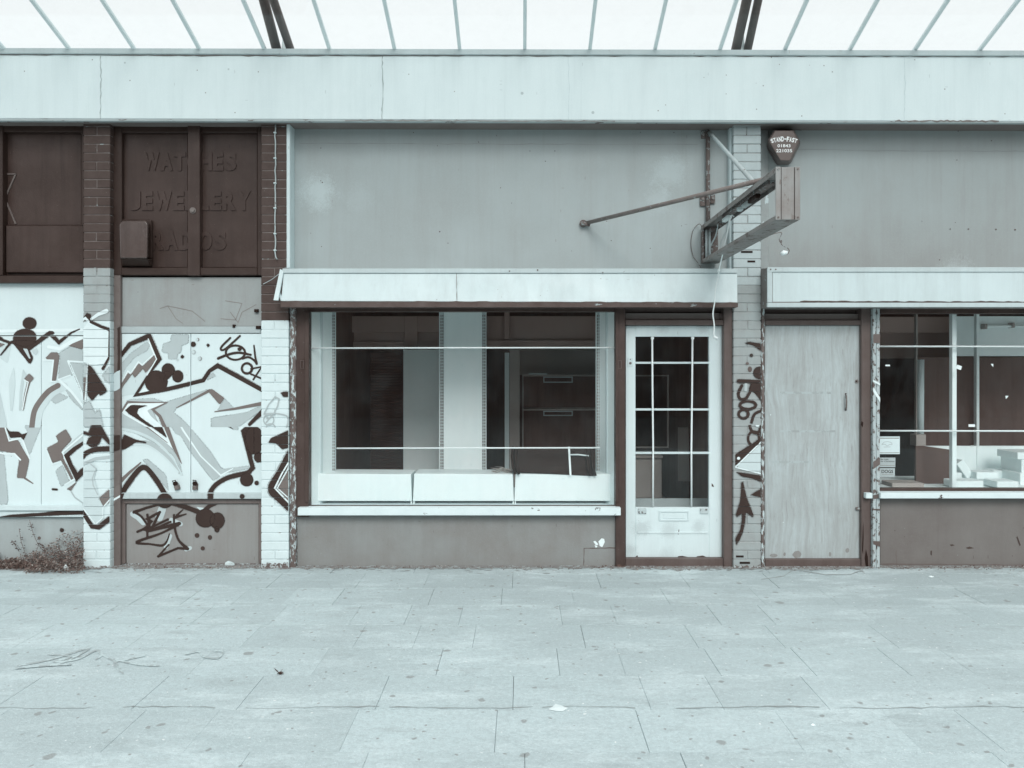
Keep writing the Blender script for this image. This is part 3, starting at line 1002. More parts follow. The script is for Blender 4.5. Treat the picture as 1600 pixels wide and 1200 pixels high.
sl_ = part('sill', M['trim'], sa, (-260, 790, 131, 798, .04, .2), (-260, 798, 131, 808, .062, .2))
graffiti(sl_, .062, Z8, (-40, 798.2, 130, 807.8), [(1, DK, 'p', [(-100, 700), (80, 665), (300, 652), (480, 630), (610, 626), (610, 664), (470, 668), (200, 680), (0, 702)])])
ra = part('riser', M['riser_left'], sa, (-260, 808, 131, 893, .10, .3))
graffiti(ra, .10, Z8, (-40, 809, 130, 870), [(1, DK, 'e', (447, 777, 14, 14)), (1, 96, 'e', (284, 834, 12, 12))])

# ------------------------------------------------------------------ jeweller's shop front
sb = thing('shop_unit', 'narrow former jewellery shop front with brown lettered sign and graffitied double doors', 'shop front', P(295, 888, 0.1), 'shop fronts of the parade')
part('sign_frame', M['brown_dark'], sb, (176, 191, 190, 430, .06, .25), (402, 191, 410, 430, .06, .25), (190, 191, 402, 207, .065, .25), (190, 418, 402, 430, .058, .25),
     bevel=.005)
part('mullion', M['brown'], sb, (293, 191, 312, 430.5, .04, .25), bevel=.004)
part('sign_panel', M['brown'], sb, (190, 207, 293, 418, .105, .25), (312, 207, 402, 418, .105, .25))
for w, x0, y0, x1, y1 in (('WATCHES', 224, 238, 371, 267), ('JEWELLERY', 203, 299, 393, 329), ('RADIOS', 236, 361, 355, 391)):
    wd_ = {'I': .45, 'W': 1.3, 'J': .8, 'L': .85, 'E': .85}
    tot = sum(wd_.get(ch, 1) for ch in w)
    xx = x0
    rb = None
    for ch in w:
        cw = (x1 - x0) * wd_.get(ch, 1) / tot
        mb = MB()
        mb.text(ch, xx + .8, y0, xx + cw - 1.2, y1, .105, 0, .008, .055)
        mb.build('raised_letter', M['brown'], sb, .002)
        xx += cw
mb = MB()
mb.disc(P(301.5, 329, .04), .027, 16, 0, 'Y', .006)
mb.disc(P(301.5, 329, .034), .016, 14, 0, 'Y', .012)
mb.build('lock_boss', paint('worn_boss', 110, 14, 20, 0.5), sb, .002)
jp = part('post', M['post'], sb, (177.5, 430, 188, 889, .06, .25))
graffiti(jp, .06, lambda x, y: (x, y), (177.7, 440, 187.8, 880), [(2, DK, 'p', [(176, 681), (190, 680), (190, 701), (176, 706)]), (1, DK, 'l', [(187, 514), (187, 560), (185, 590)], [5, 3]), (1, MD, 'p', [(176, 765), (190, 752), (190, 772), (176, 792)]), (1, 196, 'l', [(176, 600), (190, 590)], 24), (2, WH, 'l', [(176, 782), (190, 774)], 3)])
gb = part('board', M['board_grey'], sb, (188, 433, 409, 510, .095, .2), bevel=.003)
mb = MB()
for pts in ([(250, 482), (262, 478), (275, 498), (285, 505)], [(262, 478), (300, 486), (320, 502)], [(345, 498), (368, 500), (378, 474), (352, 470)], [(360, 488), (372, 504), (378, 488), (400, 476)]):
    stroke(mb, pts, 1.1, lambda x, y: P(x, y, .0935), 0)
mb.build('scratch', paint('scratch', 128, 6, 9), gb)
part('batten', paint('grey_batten', 176, 8, 6, chip=(95, .66, 14)), sb, (188, 510, 407, 520.5, .08, .2))
doors = []
for x0, x1 in ((188, 297.6), (298.5, 410)):
    doors.append(part('door', M['board_white'], sb, (x0, 521.5, x1, 770, .088, .2), bevel=.002))
upper = [
    (0, 205, 'p', [(95, 700), (165, 610), (310, 545), (380, 700), (320, 790), (210, 975), (90, 1000)]),
    (1, LT, 'p', [(92, 745), (170, 662), (300, 568), (322, 600), (300, 640), (200, 695), (120, 795), (92, 885)]),
    (2, WH, 'l', [(310, 560), (352, 660), (345, 690)], 12), (2, WH, 'l', [(95, 905), (150, 800), (175, 818), (232, 728), (262, 752), (340, 680)], 12),
    (2, MD, 'p', [(378, 688), (350, 742), (290, 814), (268, 782), (205, 852), (185, 822), (110, 922), (90, 975), (90, 918), (150, 812), (172, 828), (235, 738), (265, 762), (342, 688), (352, 676)]),
    (1, LT, 'p', [(415, 640), (430, 582), (482, 570), (492, 512), (627, 512), (622, 580), (572, 600), (567, 650), (542, 665), (532, 706), (468, 706), (465, 660), (420, 652)]),
    (2, DK, 'e', (372, 882, 90, 88)), (2, DK, 'e', (465, 790, 52, 52)), (2, DK, 'e', (540, 840, 44, 48)), (2, DK, 'p', [(440, 800), (520, 800), (470, 860), (430, 880)]),
    (3, 226, 'p', [(228, 976), (282, 925), (325, 968)]),
    (2, DK, 'e', (660, 590, 20, 20)), (2, 130, 'e', (697, 553, 12, 13)), (3, 205, 'e', (690, 553, 10, 11)), (1, 176, 'e', (665, 652, 17, 18)), (3, 205, 'e', (660, 650, 12, 13)),
    (1, 150, 'e', (714, 702, 16, 17)), (2, 195, 'e', (708, 700, 13, 14)), (2, DK, 'e', (777, 598, 12, 12)), (2, DK, 'e', (575, 687, 13, 13)), (1, 195, 'e', (540, 712, 11, 11)),
    (2, DK, 'c', [(950, 540), (885, 605), (878, 632), (905, 630), (960, 585), (1025, 525)], 12), (2, DK, 'r', (990, 655, 75, 56), 12), (2, DK, 'e', (1023, 628, 15, 14)),
    (2, DK, 'c', [(855, 700), (940, 668), (1020, 656), (1110, 672)], [16, 12]), (2, DK, 'l', [(1135, 600), (1145, 690), (1156, 742)], [9, 14]), (2, DK, 'c', [(1045, 702), (1090, 690), (1130, 710), (1155, 738)], 12),
    (2, DK, 'r', (1080, 778, 40, 40), 13), (2, DK, 'l', [(1112, 782), (1195, 765), (1130, 865)], 10), (2, DK, 'l', [(1110, 822), (1200, 860)], 10),
    (0, 216, 'p', [(630, 910), (740, 880), (850, 770), (1200, 955), (1200, 1060), (990, 1100), (905, 1010), (800, 940), (640, 985)]),
    (1, LT, 'p', [(785, 830), (815, 812), (838, 838), (770, 870)]),
    (0, LT, 'p', [(440, 1040), (640, 983), (770, 942), (792, 958), (530, 1085), (508, 1122), (560, 1162), (640, 1240), (420, 1240), (380, 1130), (300, 1112), (340, 1096), (458, 1050)]),
    (2, MD, 'l', [(530, 1086), (640, 1030), (790, 950)], [7, 22]), (2, MD, 'p', [(770, 950), (808, 938), (906, 1010), (868, 1062)]), (1, LT, 'p', [(905, 1010), (988, 1097), (848, 1108)]),
    (2, MD, 'l', [(830, 1116), (990, 1092), (1200, 1052)], [8, 30]), (0, LT, 'p', [(800, 1165), (1080, 1120), (1200, 1062), (1200, 1100), (1010, 1240), (800, 1240)]),
    (1, LT, 'p', [(92, 1125), (150, 1020), (350, 1010), (460, 1050), (340, 1090), (400, 1240), (92, 1240)]), (2, WH, 'p', [(98, 1125), (155, 1050), (450, 1048), (300, 1105), (330, 1150), (430, 1240), (300, 1240)]),
    (3, MD, 'l', [(92, 1130), (150, 1040), (290, 1044), (455, 1044), (345, 1098), (400, 1150), (440, 1240)], [14, 16, 12, 14, 18, 24, 30]),
    (3, DK, 'p', [(130, 1105), (175, 1063), (302, 1068), (235, 1092), (222, 1125), (250, 1160), (360, 1240), (330, 1240), (160, 1135)]),
    (4, WH, 'l', [(305, 1080), (240, 1100), (240, 1130), (300, 1170), (420, 1240)], 10),
    (3, DK, 'l', [(86, 692), (165, 590), (315, 525), (398, 705), (330, 800), (212, 986), (460, 940), (740, 872), (788, 798), (852, 756), (1205, 950)], [22, 24, 32, 24, 14, 18, 24, 24, 22, 28, 26]),
    (3, WH, 'l', [(310, 548), (375, 706), (300, 830)], 8), (3, DK, 'l', [(1205, 1112), (1100, 1215)], [30, 18])]
lower = [
    (0, LT, 'p', [(80, 15), (250, 60), (420, 180), (520, 300), (556, 455), (480, 290), (340, 200), (200, 130), (80, 100)]),
    (1, 205, 'c', [(85, 95), (220, 125), (350, 190), (460, 300), (545, 440)], 20),
    (3, WH, 'p', [(190, -20), (380, 15), (452, 170), (485, 250), (430, 200), (290, 90)]), (4, DK, 'p', [(225, -10), (375, 28), (442, 168), (320, 80)]),
    (4, MD, 'l', [(400, -20), (440, 100), (490, 230), (546, 355)], [30, 34, 28, 6]), (3, MD, 'l', [(80, -18), (200, 32), (300, 92), (440, 200)], [12, 10, 8, 5]),
    (3, DK, 'p', [(80, 168), (95, 170), (118, 138), (200, 175), (282, 195), (278, 203), (205, 196), (130, 245), (80, 258)]), (4, LT, 'p', [(85, 160), (115, 138), (100, 172)]),
    (1, LT, 'c', [(80, 268), (170, 210), (290, 205), (400, 270), (480, 350), (530, 430)], [16, 30, 40, 34, 24, 14]), (2, 214, 'c', [(190, 215), (300, 225), (420, 310), (520, 420)], 12),
    (2, MD, 'l', [(78, 500), (160, 420), (240, 350)], [30, 10]), (1, LT, 'p', [(255, 330), (290, 320), (430, 440), (450, 560), (400, 500), (330, 410)]),
    (3, DK, 'c', [(80, 618), (150, 500), (255, 385), (340, 455), (425, 590)], 30),
    (0, LT, 'p', [(430, 28), (530, -15), (600, 75), (760, 260), (850, 400), (1050, 372), (1060, 392), (860, 430), (812, 470), (780, 482), (620, 280), (540, 148), (500, 132), (470, 80)]),
    (1, WH, 'l', [(530, 55), (560, 110), (690, 300), (840, 445), (930, 395)], [14, 14, 10, 12, 8]),
    (2, DK, 'l', [(1160, -15), (1010, 115), (1080, 388), (1048, 425)], 26), (2, DK, 'c', [(1050, 425), (900, 460), (810, 510), (768, 560), (762, 590)], 27), (1, WH, 'l', [(1150, -50), (985, 100)], 14),
    (2, DK, 'e', (1092, 182, 72, 106)), (2, DK, 'e', (1125, 310, 36, 38)), (2, DK, 'p', [(1010, 115), (1090, 76), (1090, 280), (1060, 300)]), (2, DK, 'e', (1035, 478, 50, 50)), (2, DK, 'e', (1110, 502, 17, 17)),
    (1, LT, 'p', [(770, 20), (972, 8), (972, 104), (940, 104), (880, 72), (820, 50)]), (2, DK, 'l', [(868, 66), (900, 76), (932, 98)], [3, 9, 3])]
graffiti(doors[0], .088, ZC, (188.2, 521.8, 297.4, 667), upper)
graffiti(doors[0], .088, ZD, (188.2, 667.05, 297.4, 769.8), lower)
graffiti(doors[1], .088, ZC, (298.7, 521.8, 409.8, 667), upper)
graffiti(doors[1], .088, ZD, (298.7, 667.05, 409.8, 769.8), lower)
for i, (x, yy, tilt) in enumerate(((277, 759, -.3), (306, 759, .05))):
    mb = MB()
    c = P(x, yy, .088)
    mb.box(-.022, .022, -.012, 0, -.035, .02)
    mb.box(-.017, .017, -.03, -.012, -.03, .005)
    mb.disc((0, -.012, .022), .02, 10, 1, 'Y', .016)
    mb.tube([(-.013, -.028, .03), (-.012, -.03, .05), (.012, -.03, .05), (.013, -.028, .03)], .0045, 6, 1)
    bmesh.ops.rotate(mb.bm, verts=mb.bm.verts, cent=(0, 0, 0), matrix=Matrix.Rotation(tilt, 3, 'Y'))
    bmesh.ops.translate(mb.bm, verts=mb.bm.verts, vec=c)
    mb.build('hasp', [M['rust'], M['black_plastic']], doors[i], .003)
bb = part('bar', paint('pale_bar', 192, 8, 6, streak=.3), sb, (189, 770.5, 410, 779.5, .055, .2))
graffiti(bb, .055, ZD, (189.2, 770.8, 409.8, 779.2), [(2, DK, 'e', (420, 640, 60, 62)), (2, DK, 'e', (1000, 603, 18, 18)), (2, DK, 'l', [(762, 580), (765, 625)], 30), (2, DK, 'l', [(80, 640), (110, 560)], 22)])
part('rail', M['post'], sb, (188, 779.5, 411, 787, .095, .2), (188, 787, 195.5, 881, .09, .2), (404, 787, 411, 881, .09, .2))
lp_ = part('lower_panel', paint('grey_lower_panel', 142, 7, 2, 0.55, .1, streak=.3), sb, (195.5, 787, 404, 881, .115, .2))
graffiti(lp_, .115, ZD, (195.8, 788, 403.5, 880), [
    (1, 196, 'l', [(180, 735), (220, 760), (260, 800)], 40), (1, 196, 'l', [(580, 1000), (610, 990)], 30), (1, 188, 'l', [(400, 700), (380, 760)], 60), (1, 190, 'l', [(470, 780), (540, 810)], 34), (1, 192, 'l', [(460, 900), (430, 980)], 34),
    (2, DK, 'l', [(370, 665), (280, 690), (188, 722)], [12, 17]), (2, DK, 'c', [(190, 720), (240, 750), (275, 795), (290, 830), (215, 868)], 13),
    (2, DK, 'l', [(385, 720), (290, 772), (320, 790), (268, 850)], 15), (2, DK, 'l', [(382, 724), (330, 830), (284, 858)], 15), (2, DK, 'l', [(290, 740), (310, 850)], 14), (2, DK, 'l', [(445, 775), (330, 830)], 12),
    (2, DK, 'l', [(300, 858), (380, 830), (465, 792)], 12), (2, DK, 'l', [(290, 845), (290, 905)], 12), (2, DK, 'l', [(530, 806), (380, 842), (290, 866)], [22, 12]),
    (2, DK, 'c', [(530, 810), (390, 880), (212, 945), (310, 960), (415, 966), (456, 885)], [16, 12, 16, 10, 13, 8]), (2, DK, 'c', [(490, 742), (494, 830), (525, 930), (592, 995)], [12, 13, 13, 20]),
    (2, DK, 'l', [(590, 995), (520, 990), (372, 1052)], [18, 12, 13]), (2, DK, 'l', [(372, 1052), (450, 965)], 10), (2, DK, 'l', [(500, 760), (580, 735)], [16, 8]), (2, DK, 'l', [(510, 745), (557, 702)], [12, 6]),
    (2, DK, 'e', (420, 632, 62, 58)), (2, DK, 'l', [(480, 650), (570, 680), (690, 725)], 28), (2, DK, 'l', [(800, 655), (760, 672), (690, 730)], 24),
    (2, DK, 'e', (725, 765, 72, 70)), (2, DK, 'e', (815, 785, 55, 62)), (2, DK, 'e', (812, 850, 18, 22)), (2, 54, 'e', (663, 895, 18, 18)), (2, 58, 'e', (760, 910, 16, 18)), (2, 60, 'e', (706, 992, 16, 16)),
    (1, 205, 'p', [(655, 680), (730, 690), (695, 715)])])
part('plinth_strip', M['peel'], sb, (188, 881, 411, 892, .10, .2), bevel=.002)
for x, yy, w in ((400, 483, 6), (403, 509, 7), (365, 507, 4)):
    mb = MB()
    mb.pbox(x - w / 2, yy, x + w / 2, yy + 5, .07, .1)
    mb.build('latch', M['black_plastic'], gb, .002)

ab = thing('alarm_box', 'glossy brown rectangular alarm box with a dark underside, over the raised lettering', 'alarm box', P(212, 415, .09))
mb = MB()
fr = [(188, 404), (186.5, 350), (192, 345), (228, 345), (231, 350), (230, 404)]
mb.hexa([P(x, y_, -.055) for x, y_ in fr], [P(x * .996 + 2 + (x - 209) * .09, 380 + (y_ - 380) * 1.02, .06) for x, y_ in fr])
mb.build('cover', paint('glossy_brown_plastic', 64, 5, 8, 0.2, .1, streak=.7, spk=(170, 20, .1, .05), spec=.7), ab, .012, 3)
mb = MB()
L_ = [P(190, 404.5, -.045), P(189, 404.5, .089), P(191, 416.5, .089), P(191, 415, .05)]
R_ = [P(231, 404.5, -.045), P(238, 404.5, .089), P(238, 416.5, .089), P(235, 415, .05)]
mb.hexa(L_, R_)
mb.hexa([P(x, y_, .062) for x, y_ in [(190, 404), (190, 343), (237, 343), (238, 404)]], [P(x, y_, .1045) for x, y_ in [(190, 404), (190, 343), (237, 343), (238, 404)]])
mb.build('back_plate', M['brown_dark'], ab, .006)

# ------------------------------------------------------------------ middle shop front
sc = thing('shop_unit', 'middle shop front with big display window, long white sign box and white glazed door', 'shop front', P(800, 886, 0.1), 'shop fronts of the parade')


def wp(px, py, Y):
    p = P(px, py, Y)
    return (round(p.x, 3), Y, round(p.z, 3))


part('sign_panel', paint('grey_sign_board', 167, 9, 0.9, 0.55, 0.08, spk=(100, 11, 0.06, 0.14), spk2=(75, 7, 0.05, 0.12), streak=0.22,
     patches=((*wp(497, 300, .13), .30, 206, .45), (*wp(1046, 268, .13), .30, 200, .4), (*wp(1030, 312, .13), .24, 198, .35), (*wp(560, 310, .13), .25, 186, .3))),
     sc, (452, 192, 1144, 478, .13, .255))
part('trim', M['trim'], sc, (447.5, 191.5, 453, 419, -.004, .129), bevel=.004)
part('trim', M['trim'], sc, (1140, 191.5, 1146, 470, .06, .129), bevel=.004)
crack(sc, [(468, 224), (700, 225), (1090, 226)], .13, 150, .9, .7, 'joint', 14)
for x, yy in ((646, 207), (776, 212), (828, 236), (748, 222), (1001, 207), (1053, 207), (867, 236), (852, 252), (1016, 388), (700, 380), (893, 392), (955, 376)):
    mb = MB()
    mb.disc(P(x, yy, .13), .0045, 8, 0, 'Y', .003)
    mb.build('nail_head', M['rust'], sc)
# sign box with its sagging lower edge
mb = MB()
A = [P(443, 427, -.10), P(439, 470.5, -.165), P(1152.5, 473, -.165), P(1152, 427, -.10)]
mb.hexa(A, [(p.x, .128, p.z) for p in A])
box = mb.build('sign_box', M['sign_box'], sc, .004)
part('top_strip', M['fascia_trim'], box, (441, 419.5, 1152, 426.6, -.112, .128), bevel=.003)
crack(box, [(713.5, 428), (714, 470)], -.167, 140, 1.2, .4, 'joint', 5)
mb = MB()
n = 60
fr, bk = [], []
a0, a1 = P(439, 471, -.16), P(1152.5, 473.5, -.16)
zb = P(800, 480, -.16).z
up = [(a0.x + (a1.x - a0.x) * i / n, a0.z + (a1.z - a0.z) * i / n + random.uniform(-.002, .009)) for i in range(n + 1)]
for (x0, z0), (x1, z1) in zip(up, up[1:]):
    mb.hexa([(x0, -.170, zb), (x1, -.170, zb), (x1, -.170, z1), (x0, -.170, z0)], [(x0, -.06, zb), (x1, -.06, zb), (x1, -.06, z1 - .004), (x0, -.06, z0 - .004)])
mb.build('underside_lip', M['sign_box_lip'], box)
part('soffit', M['frame_brown'], box, (441, 474.5, 1152, 477.5, -.058, .128), bevel=0)
mb = MB()
q = [P(437.5, 420, -.105), P(427, 469, -.18), P(434.5, 469.5, -.18), P(442.8, 424, -.112)]
mb.hexa(q, [p + Vector((0, .02, 0)) for p in q])
mb.build('end_strip', M['trim'], box, .002)
mb = MB()
q = [P(434, 452, -.12), P(438.5, 470, -.16), P(444, 470, -.166), P(439, 462, -.15)]
mb.hexa(q, [p + Vector((0, .03, 0)) for p in q])
mb.build('torn_corner', M['trim'], box, .002)
for x, yy in ((796, 423.5), (840, 422), (942, 426)):
    mb = MB()
    mb.disc(P(x, yy, -.112), .007, 8, 0, 'Y', .004)
    mb.build('screw', M['rust'], box)

# window
win = part('window', M['frame_brown'], sc, (462, 477.7, 482, 808, .025, .12), (962, 477.7, 977, 886, .025, .14), (482, 477.7, 962, 487, .05, .13), (482, 790, 962, 792.5, .06, .10), bevel=.004)
part('beading', M['frame_brown'], win, (476, 487, 482.5, 785, .015, .03), bevel=.003)
part('beading', M['frame_brown'], win, (962, 487, 966, 785, .015, .03), bevel=.003)
mb = MB()
mb.pbox(481, 486, 963, 790, .075, .081)
mb.build('glass_pane', M['win_glass'], win)
for yy, x0, x1 in ((543.5, 482, 960), (700, 526, 937)):
    mb = MB()
    mb.tube([P(x0, yy + .5, .11), P((x0 + x1) / 2, yy, .11), P(x1, yy - .3, .11)], .0068, 8)
    mb.build('security_bar', M['white_rod'], win)
for x in (472, 968.5):
    mb = MB()
    mb.frame(x - 3, 563, x + 3, 576, 1.0, .018, .026)
    mb.build('latch_plate', M['frame_tan'], win)
part('post', M['peel'], sc, (452.5, 478, 462, 890, .012, .14), bevel=.006)
part('sill', [M['sill'], M['sill_top']], sc, (465, 793.5, 970, 805.5, -.035, .05, 0), (465.5, 793.2, 969, 795, -.025, .054, 1), bevel=.003)
rs = part('riser', M['riser'], sc, (463, 805, 962, 889, .062, .3), bevel=.004)
crack(rs, [(912, 884), (912.5, 857), (966, 856)], .062, 92, 1.6, .5, 'joint', 6)
crack(rs, [(468, 884.5), (700, 885), (912, 885)], .061, 80, 1.8, .4, 'gap', 9)
mb = MB()
for pts in ([(927, 846), (930, 845), (933, 848), (935, 851), (931, 852)], [(935, 846), (940, 841), (944, 842), (945, 847), (941, 855), (937, 853)], [(929, 852), (934, 853), (931, 856)]):
    q = [P(x, y_, .0605) for x, y_ in pts]
    mb.poly([(p.x, .0605, p.z) for p in q])
mb.build('paint_flake', M['white'], rs)
part('threshold', M['frame_tan'], sc, (977, 872.5, 1131, 889, .05, .3), bevel=.006)
part('door_frame', M['frame_tan'], sc, (1131, 478, 1147.5, 889, .03, .2), (977, 499.5, 1131, 508, .045, .2), (977, 477.7, 1131, 489, .13, .2), (1125, 489, 1131, 499.5, .07, .2), bevel=.005)
part('transom_panel', paint('taupe_transom', 118, 5, 4, .6), sc, (977, 489, 1125, 499.5, .09, .2))

door = part('door', M['door_white'], sc, (977.8, 509, 993, 872, .10, .145), (1108, 509, 1130.3, 872, .10, .145), (993, 509, 1108, 526, .1005, .144), (993, 793, 1108, 872, .1005, .144), bevel=.003)
mb = MB()
mb.pbox(992, 525, 1109, 794, .125, .131)
mb.build('glass_pane', M['win_glass'], door)
for yy in (567, 640, 708):
    part('glazing_bar', M['trim'], door, (993, yy - 1.7, 1108, yy + 1.5, .105, .143), bevel=.002)
for x, bend in ((1019.5, 1), (1081.5, -1.2)):
    mb = MB()
    mb.tube([P(x - bend * .4, 527, .092), P(x, 600, .09), P(x + bend, 700, .09), P(x + bend * .8, 791, .092)], .0078, 8)
    mb.disc(P(x - bend * .4, 528.5, .10), .014, 10, 0, 'Y', .012)
    mb.build('security_bar', M['white_rod'], door)
part('beading', M['door_white'], door, (996, 831, 1106, 834, .094, .1005), bevel=.002)
mb = MB()
mb.frame(1030, 798, 1077, 814, 2.2, .092, .10)
mb.pbox(1036, 803, 1070, 810, .097, .10)
mb.build('letter_plate', paint('chipped_plate', 216, 6, 6, chip=(80, .66, 16)), door, .002)
for x in (1003, 1100):
    part('bracket', paint('chipped_bracket', 190, 10, 8, chip=(60, .56, 12)), door, (x - 6, 794, x + 7, 803, .09, .1005))
mb = MB()
mb.pbox(980.7, 559, 989, 573, .094, .10)
mb.disc(P(985, 567.5, .094), .011, 12, 1, 'Y', .006)
mb.disc(P(985, 561.5, .094), .005, 8, 1, 'Y', .002)
mb.build('lock_plate', [M['trim'], M['rust']], door, .001)
mb = MB()
for pts in ([(1058, 871), (1060, 869), (1066, 868.5), (1074, 870), (1079, 871.5)], [(1086, 871), (1090, 869), (1098, 868), (1106, 871)], [(993, 870), (996, 867.5), (997, 871)], [(1112, 755), (1114, 757), (1116, 761), (1112, 760)],
            [(1059, 833), (1061, 826), (1061.5, 832), (1059.5, 836)]):
    mb.poly([(P(x, y_, .0992).x, .0992, P(x, y_, .0992).z) for x, y_ in pts])
mb.build('chipped_paint', M['frame_brown'], door)

# inside the middle shop
x_l = P(483, 600, .09).x


def splay(pa, pb, Ya, Yb_, back):
    A, B = P(pa, 560, Ya), P(pb, 560, Yb_)
    n = Vector((-(B.y - A.y), B.x - A.x, 0)).normalized() * (1 if back else -1)
    mb = MB()
    lo, hi = .5, 2.5
    mb.hexa([(A.x, A.y, lo), (B.x, B.y, lo), (B.x, B.y, hi), (A.x, A.y, hi)], [(p.x + n.x * .03, p.y + n.y * .03, z) for p, z in ((A, lo), (B, lo), (B, hi), (A, hi))])
    w = mb.build('display_wall', M['in_white'], sc)
    mb = MB()
    e0, e1 = A.lerp(B, .40), A.lerp(B, .47)
    mb.hexa([(p.x - n.x * t, p.y - n.y * t, z) for p, t, z in ((e0, .01, lo), (e1, .01, lo), (e1, .01, hi), (e0, .01, hi))], [(p.x - n.x * .001, p.y - n.y * .001, z) for p, z in ((e0, lo), (e1, lo), (e1, hi), (e0, hi))])
    mb.build('corner_strip', M['in_grey'], w)
    return w


ws = splay(482.5, 525, .09, .42, True)


def upright(parent, px, Y, w=5.5):
    mb = MB()
    mb.pbox(px - w / 2, 470, px + w / 2, 745, Y - .012, Y, 0)
    yy = 492.0
    while yy < 733:
        for dx in (-1.5, 1.5):
            mb.pbox(px + dx - .9, yy, px + dx + .9, yy + 2.9, Y - .0135, Y - .005, 1)
        yy += 4.8
    return mb.build('slotted_upright', [M['in_frame'], M['slot']], parent)


upright(ws, 520.5, .385)
dp = thing('display_screen', 'tall white display panel with slotted edges in the centre of the big window', 'display panel', P(723, 745, 1.07))
part('panel', M['in_white'], dp, (686, 460, 760, 748, 1.06, 1.10))
upright(dp, 690.5, 1.058)
upright(dp, 756, 1.058)
ws2 = splay(963, 930.5, .10, .46, False)
upright(ws2, 935.2, .40)
mb = MB()
zt = P(700, 791, .09).z
mb.box(x_l - .02, P(962, 600, .13).x, .12, 1.12, zt - .05, zt)
mb.box(x_l - .02, P(962, 600, .13).x, 1.08, 1.12, .01, zt - .05)
mb.build('display_floor', M['in_grey'], sc)
for i, (x0, x1, lab) in enumerate(((489, 642.5, 'white plinth box at the left end of the big window, its top empty'), (646.5, 802, 'middle white plinth box in the big window, with dried stems on its corner'),
                                   (805, 957, 'white plinth box under the dark tray in the big window'))):
    t = thing('plinth_box', lab, 'plinth box', P((x0 + x1) / 2, 788, .34), 'white plinth boxes in the display window')
    mb = MB()
    q = [P(x0 - 1.5, 783, .2), P(x1 + 1.0, 783, .2), P(x1 - .6, 741, .2), P(x0 + .6, 740, .2)]
    mb.hexa(q, [(p.x, .5, p.z) for p in q])
    mb.build('box', M['in_white'], t, .004)
    for xx in (x0 - .8, x1 - 1):
        part('foot', M['in_white'], t, (xx, 783, xx + 2, 791, .21, .49), bevel=.001)
    part('floor_bracket', M['rust'], t, ((x0 + 20 if i == 0 else (x0 + x1) / 2) - 4, 789, (x0 + 20 if i == 0 else (x0 + x1) / 2) + 8, 791.5, .16, .2))
# dark tray with curled ends
t = thing('display_tray', 'dark glossy tray with curled ends and a white strip, lying on the right plinth box', 'tray', P(865, 742, .3))
mb = MB()
prof = [(805, 698), (802, 712), (803, 728), (807, 741)]
front = [P(802, 699, .24), P(803, 738, .19), P(928, 744, .19), P(923, 699, .24)]
mb.hexa(front, [p + Vector((0, .02, 0)) for p in front])
mb.build('panel', M['black_plastic'], t, .004)
for dx in (-1, 4.5, 116, 124):
    mb = MB()
    mb.tube([P(803 + dx, 698, .225), P(801 + dx, 712, .20), P(802.5 + dx, 730, .18), P(806.5 + dx * 1.0, 741 + max(0, dx) * .02, .17)], .012, 8)
    mb.build('curled_rib', M['black_plastic'], t)
mb = MB()
q = [P(887.5, 698, .215), P(890, 743, .165), P(893, 743, .165), P(890.5, 698, .215)]
mb.hexa(q, [p + Vector((0, .006, 0)) for p in q])
mb.build('white_strip', M['white'], t)
mb = MB()
mb.tube([P(891, 710.5, .195), P(903, 710.3, .195), P(920, 712.2, .195)], .007, 6)
mb.build('white_strip', M['white'], t)
t = thing('dried_stems', 'small bunch of pale dried stems lying on the middle plinth box', 'dried stems', P(790, 740, .35))
mb = MB()
c = P(800, 738.5, .3)
for i in range(34):
    e = c + Vector((random.uniform(-.19, .05), random.uniform(-.05, .08), random.uniform(-.005, .05)))
    mb.tube([c + Vector((random.uniform(-.05, .02), 0, .004)), c.lerp(e, .6) + Vector((0, 0, random.uniform(0, .03))), e], .0022, 4)
mb.build('stem', M['leafpale'], t)

# back of the middle shop
rsh = part('roller_shutter', M['shutter'], sc, (526, 551, 631, 760, 3.25, 3.3))
mb = MB()
yy = 556
while yy < 750:
    mb.pbox(528, yy, 628, yy + 2.6, 3.235, 3.251)
    yy += 4.2
mb.build('slat', M['shutter'], rsh, .006)
part('shutter_frame', M['in_wall'], sc, (629, 546, 634, 760, 3.2, 3.3), (520, 546, 634, 551, 3.2, 3.3))
part('partition', M['in_white'], sc, (630, 546, 700, 760, 1.9, 1.95))
part('bulkhead', paint('brown_bulkhead', 165, 4, 1.5, .8, tint=(1.4, .92, .82)), sc, (520, 494, 632, 519, 2.2, 2.3), (632, 494, 652, 545, 2.18, 2.3), (652, 494, 760, 519, 2.2, 2.3), (520, 519, 632, 546, 2.3, 2.4), (652, 519, 760, 545.5, 2.3, 2.4), (520, 534, 632, 546, 2.25, 2.3), (652, 534, 760, 545.5, 2.25, 2.3))
part('bulkhead', paint('brown_bulkhead', 165, 4, 1.5, .8, tint=(1.4, .92, .82)), sc, (760, 494, 940, 532, 2.4, 2.5), (788, 480, 796, 530, 2.3, 2.4), (760, 532, 940, 545, 2.3, 2.5))
part('partition', M['in_taupe'], sc, (812, 545, 945, 586, 2.6, 2.65))
part('door_post', M['in_grey'], sc, (788.5, 551, 795.5, 760, 2.0, 2.1))
part('door_post', M['in_taupe'], sc, (796, 546, 812, 760, 2.05, 2.1))
sh = thing('shelf_unit', 'thin-framed brown glazed shelf unit at the back of the middle shop', 'shelf unit', P(875, 755, 2.4))
part('shelf', M['in_taupe'], sh, (818, 585.5, 940, 588, 2.2, 2.5), bevel=.002)
part('shelf', M['in_taupe'], sh, (818, 639, 940, 641.5, 2.2, 2.5), bevel=.002)
part('upright', M['in_taupe'], sh, (816, 585.5, 818, 756, 2.2, 2.24), bevel=.002)
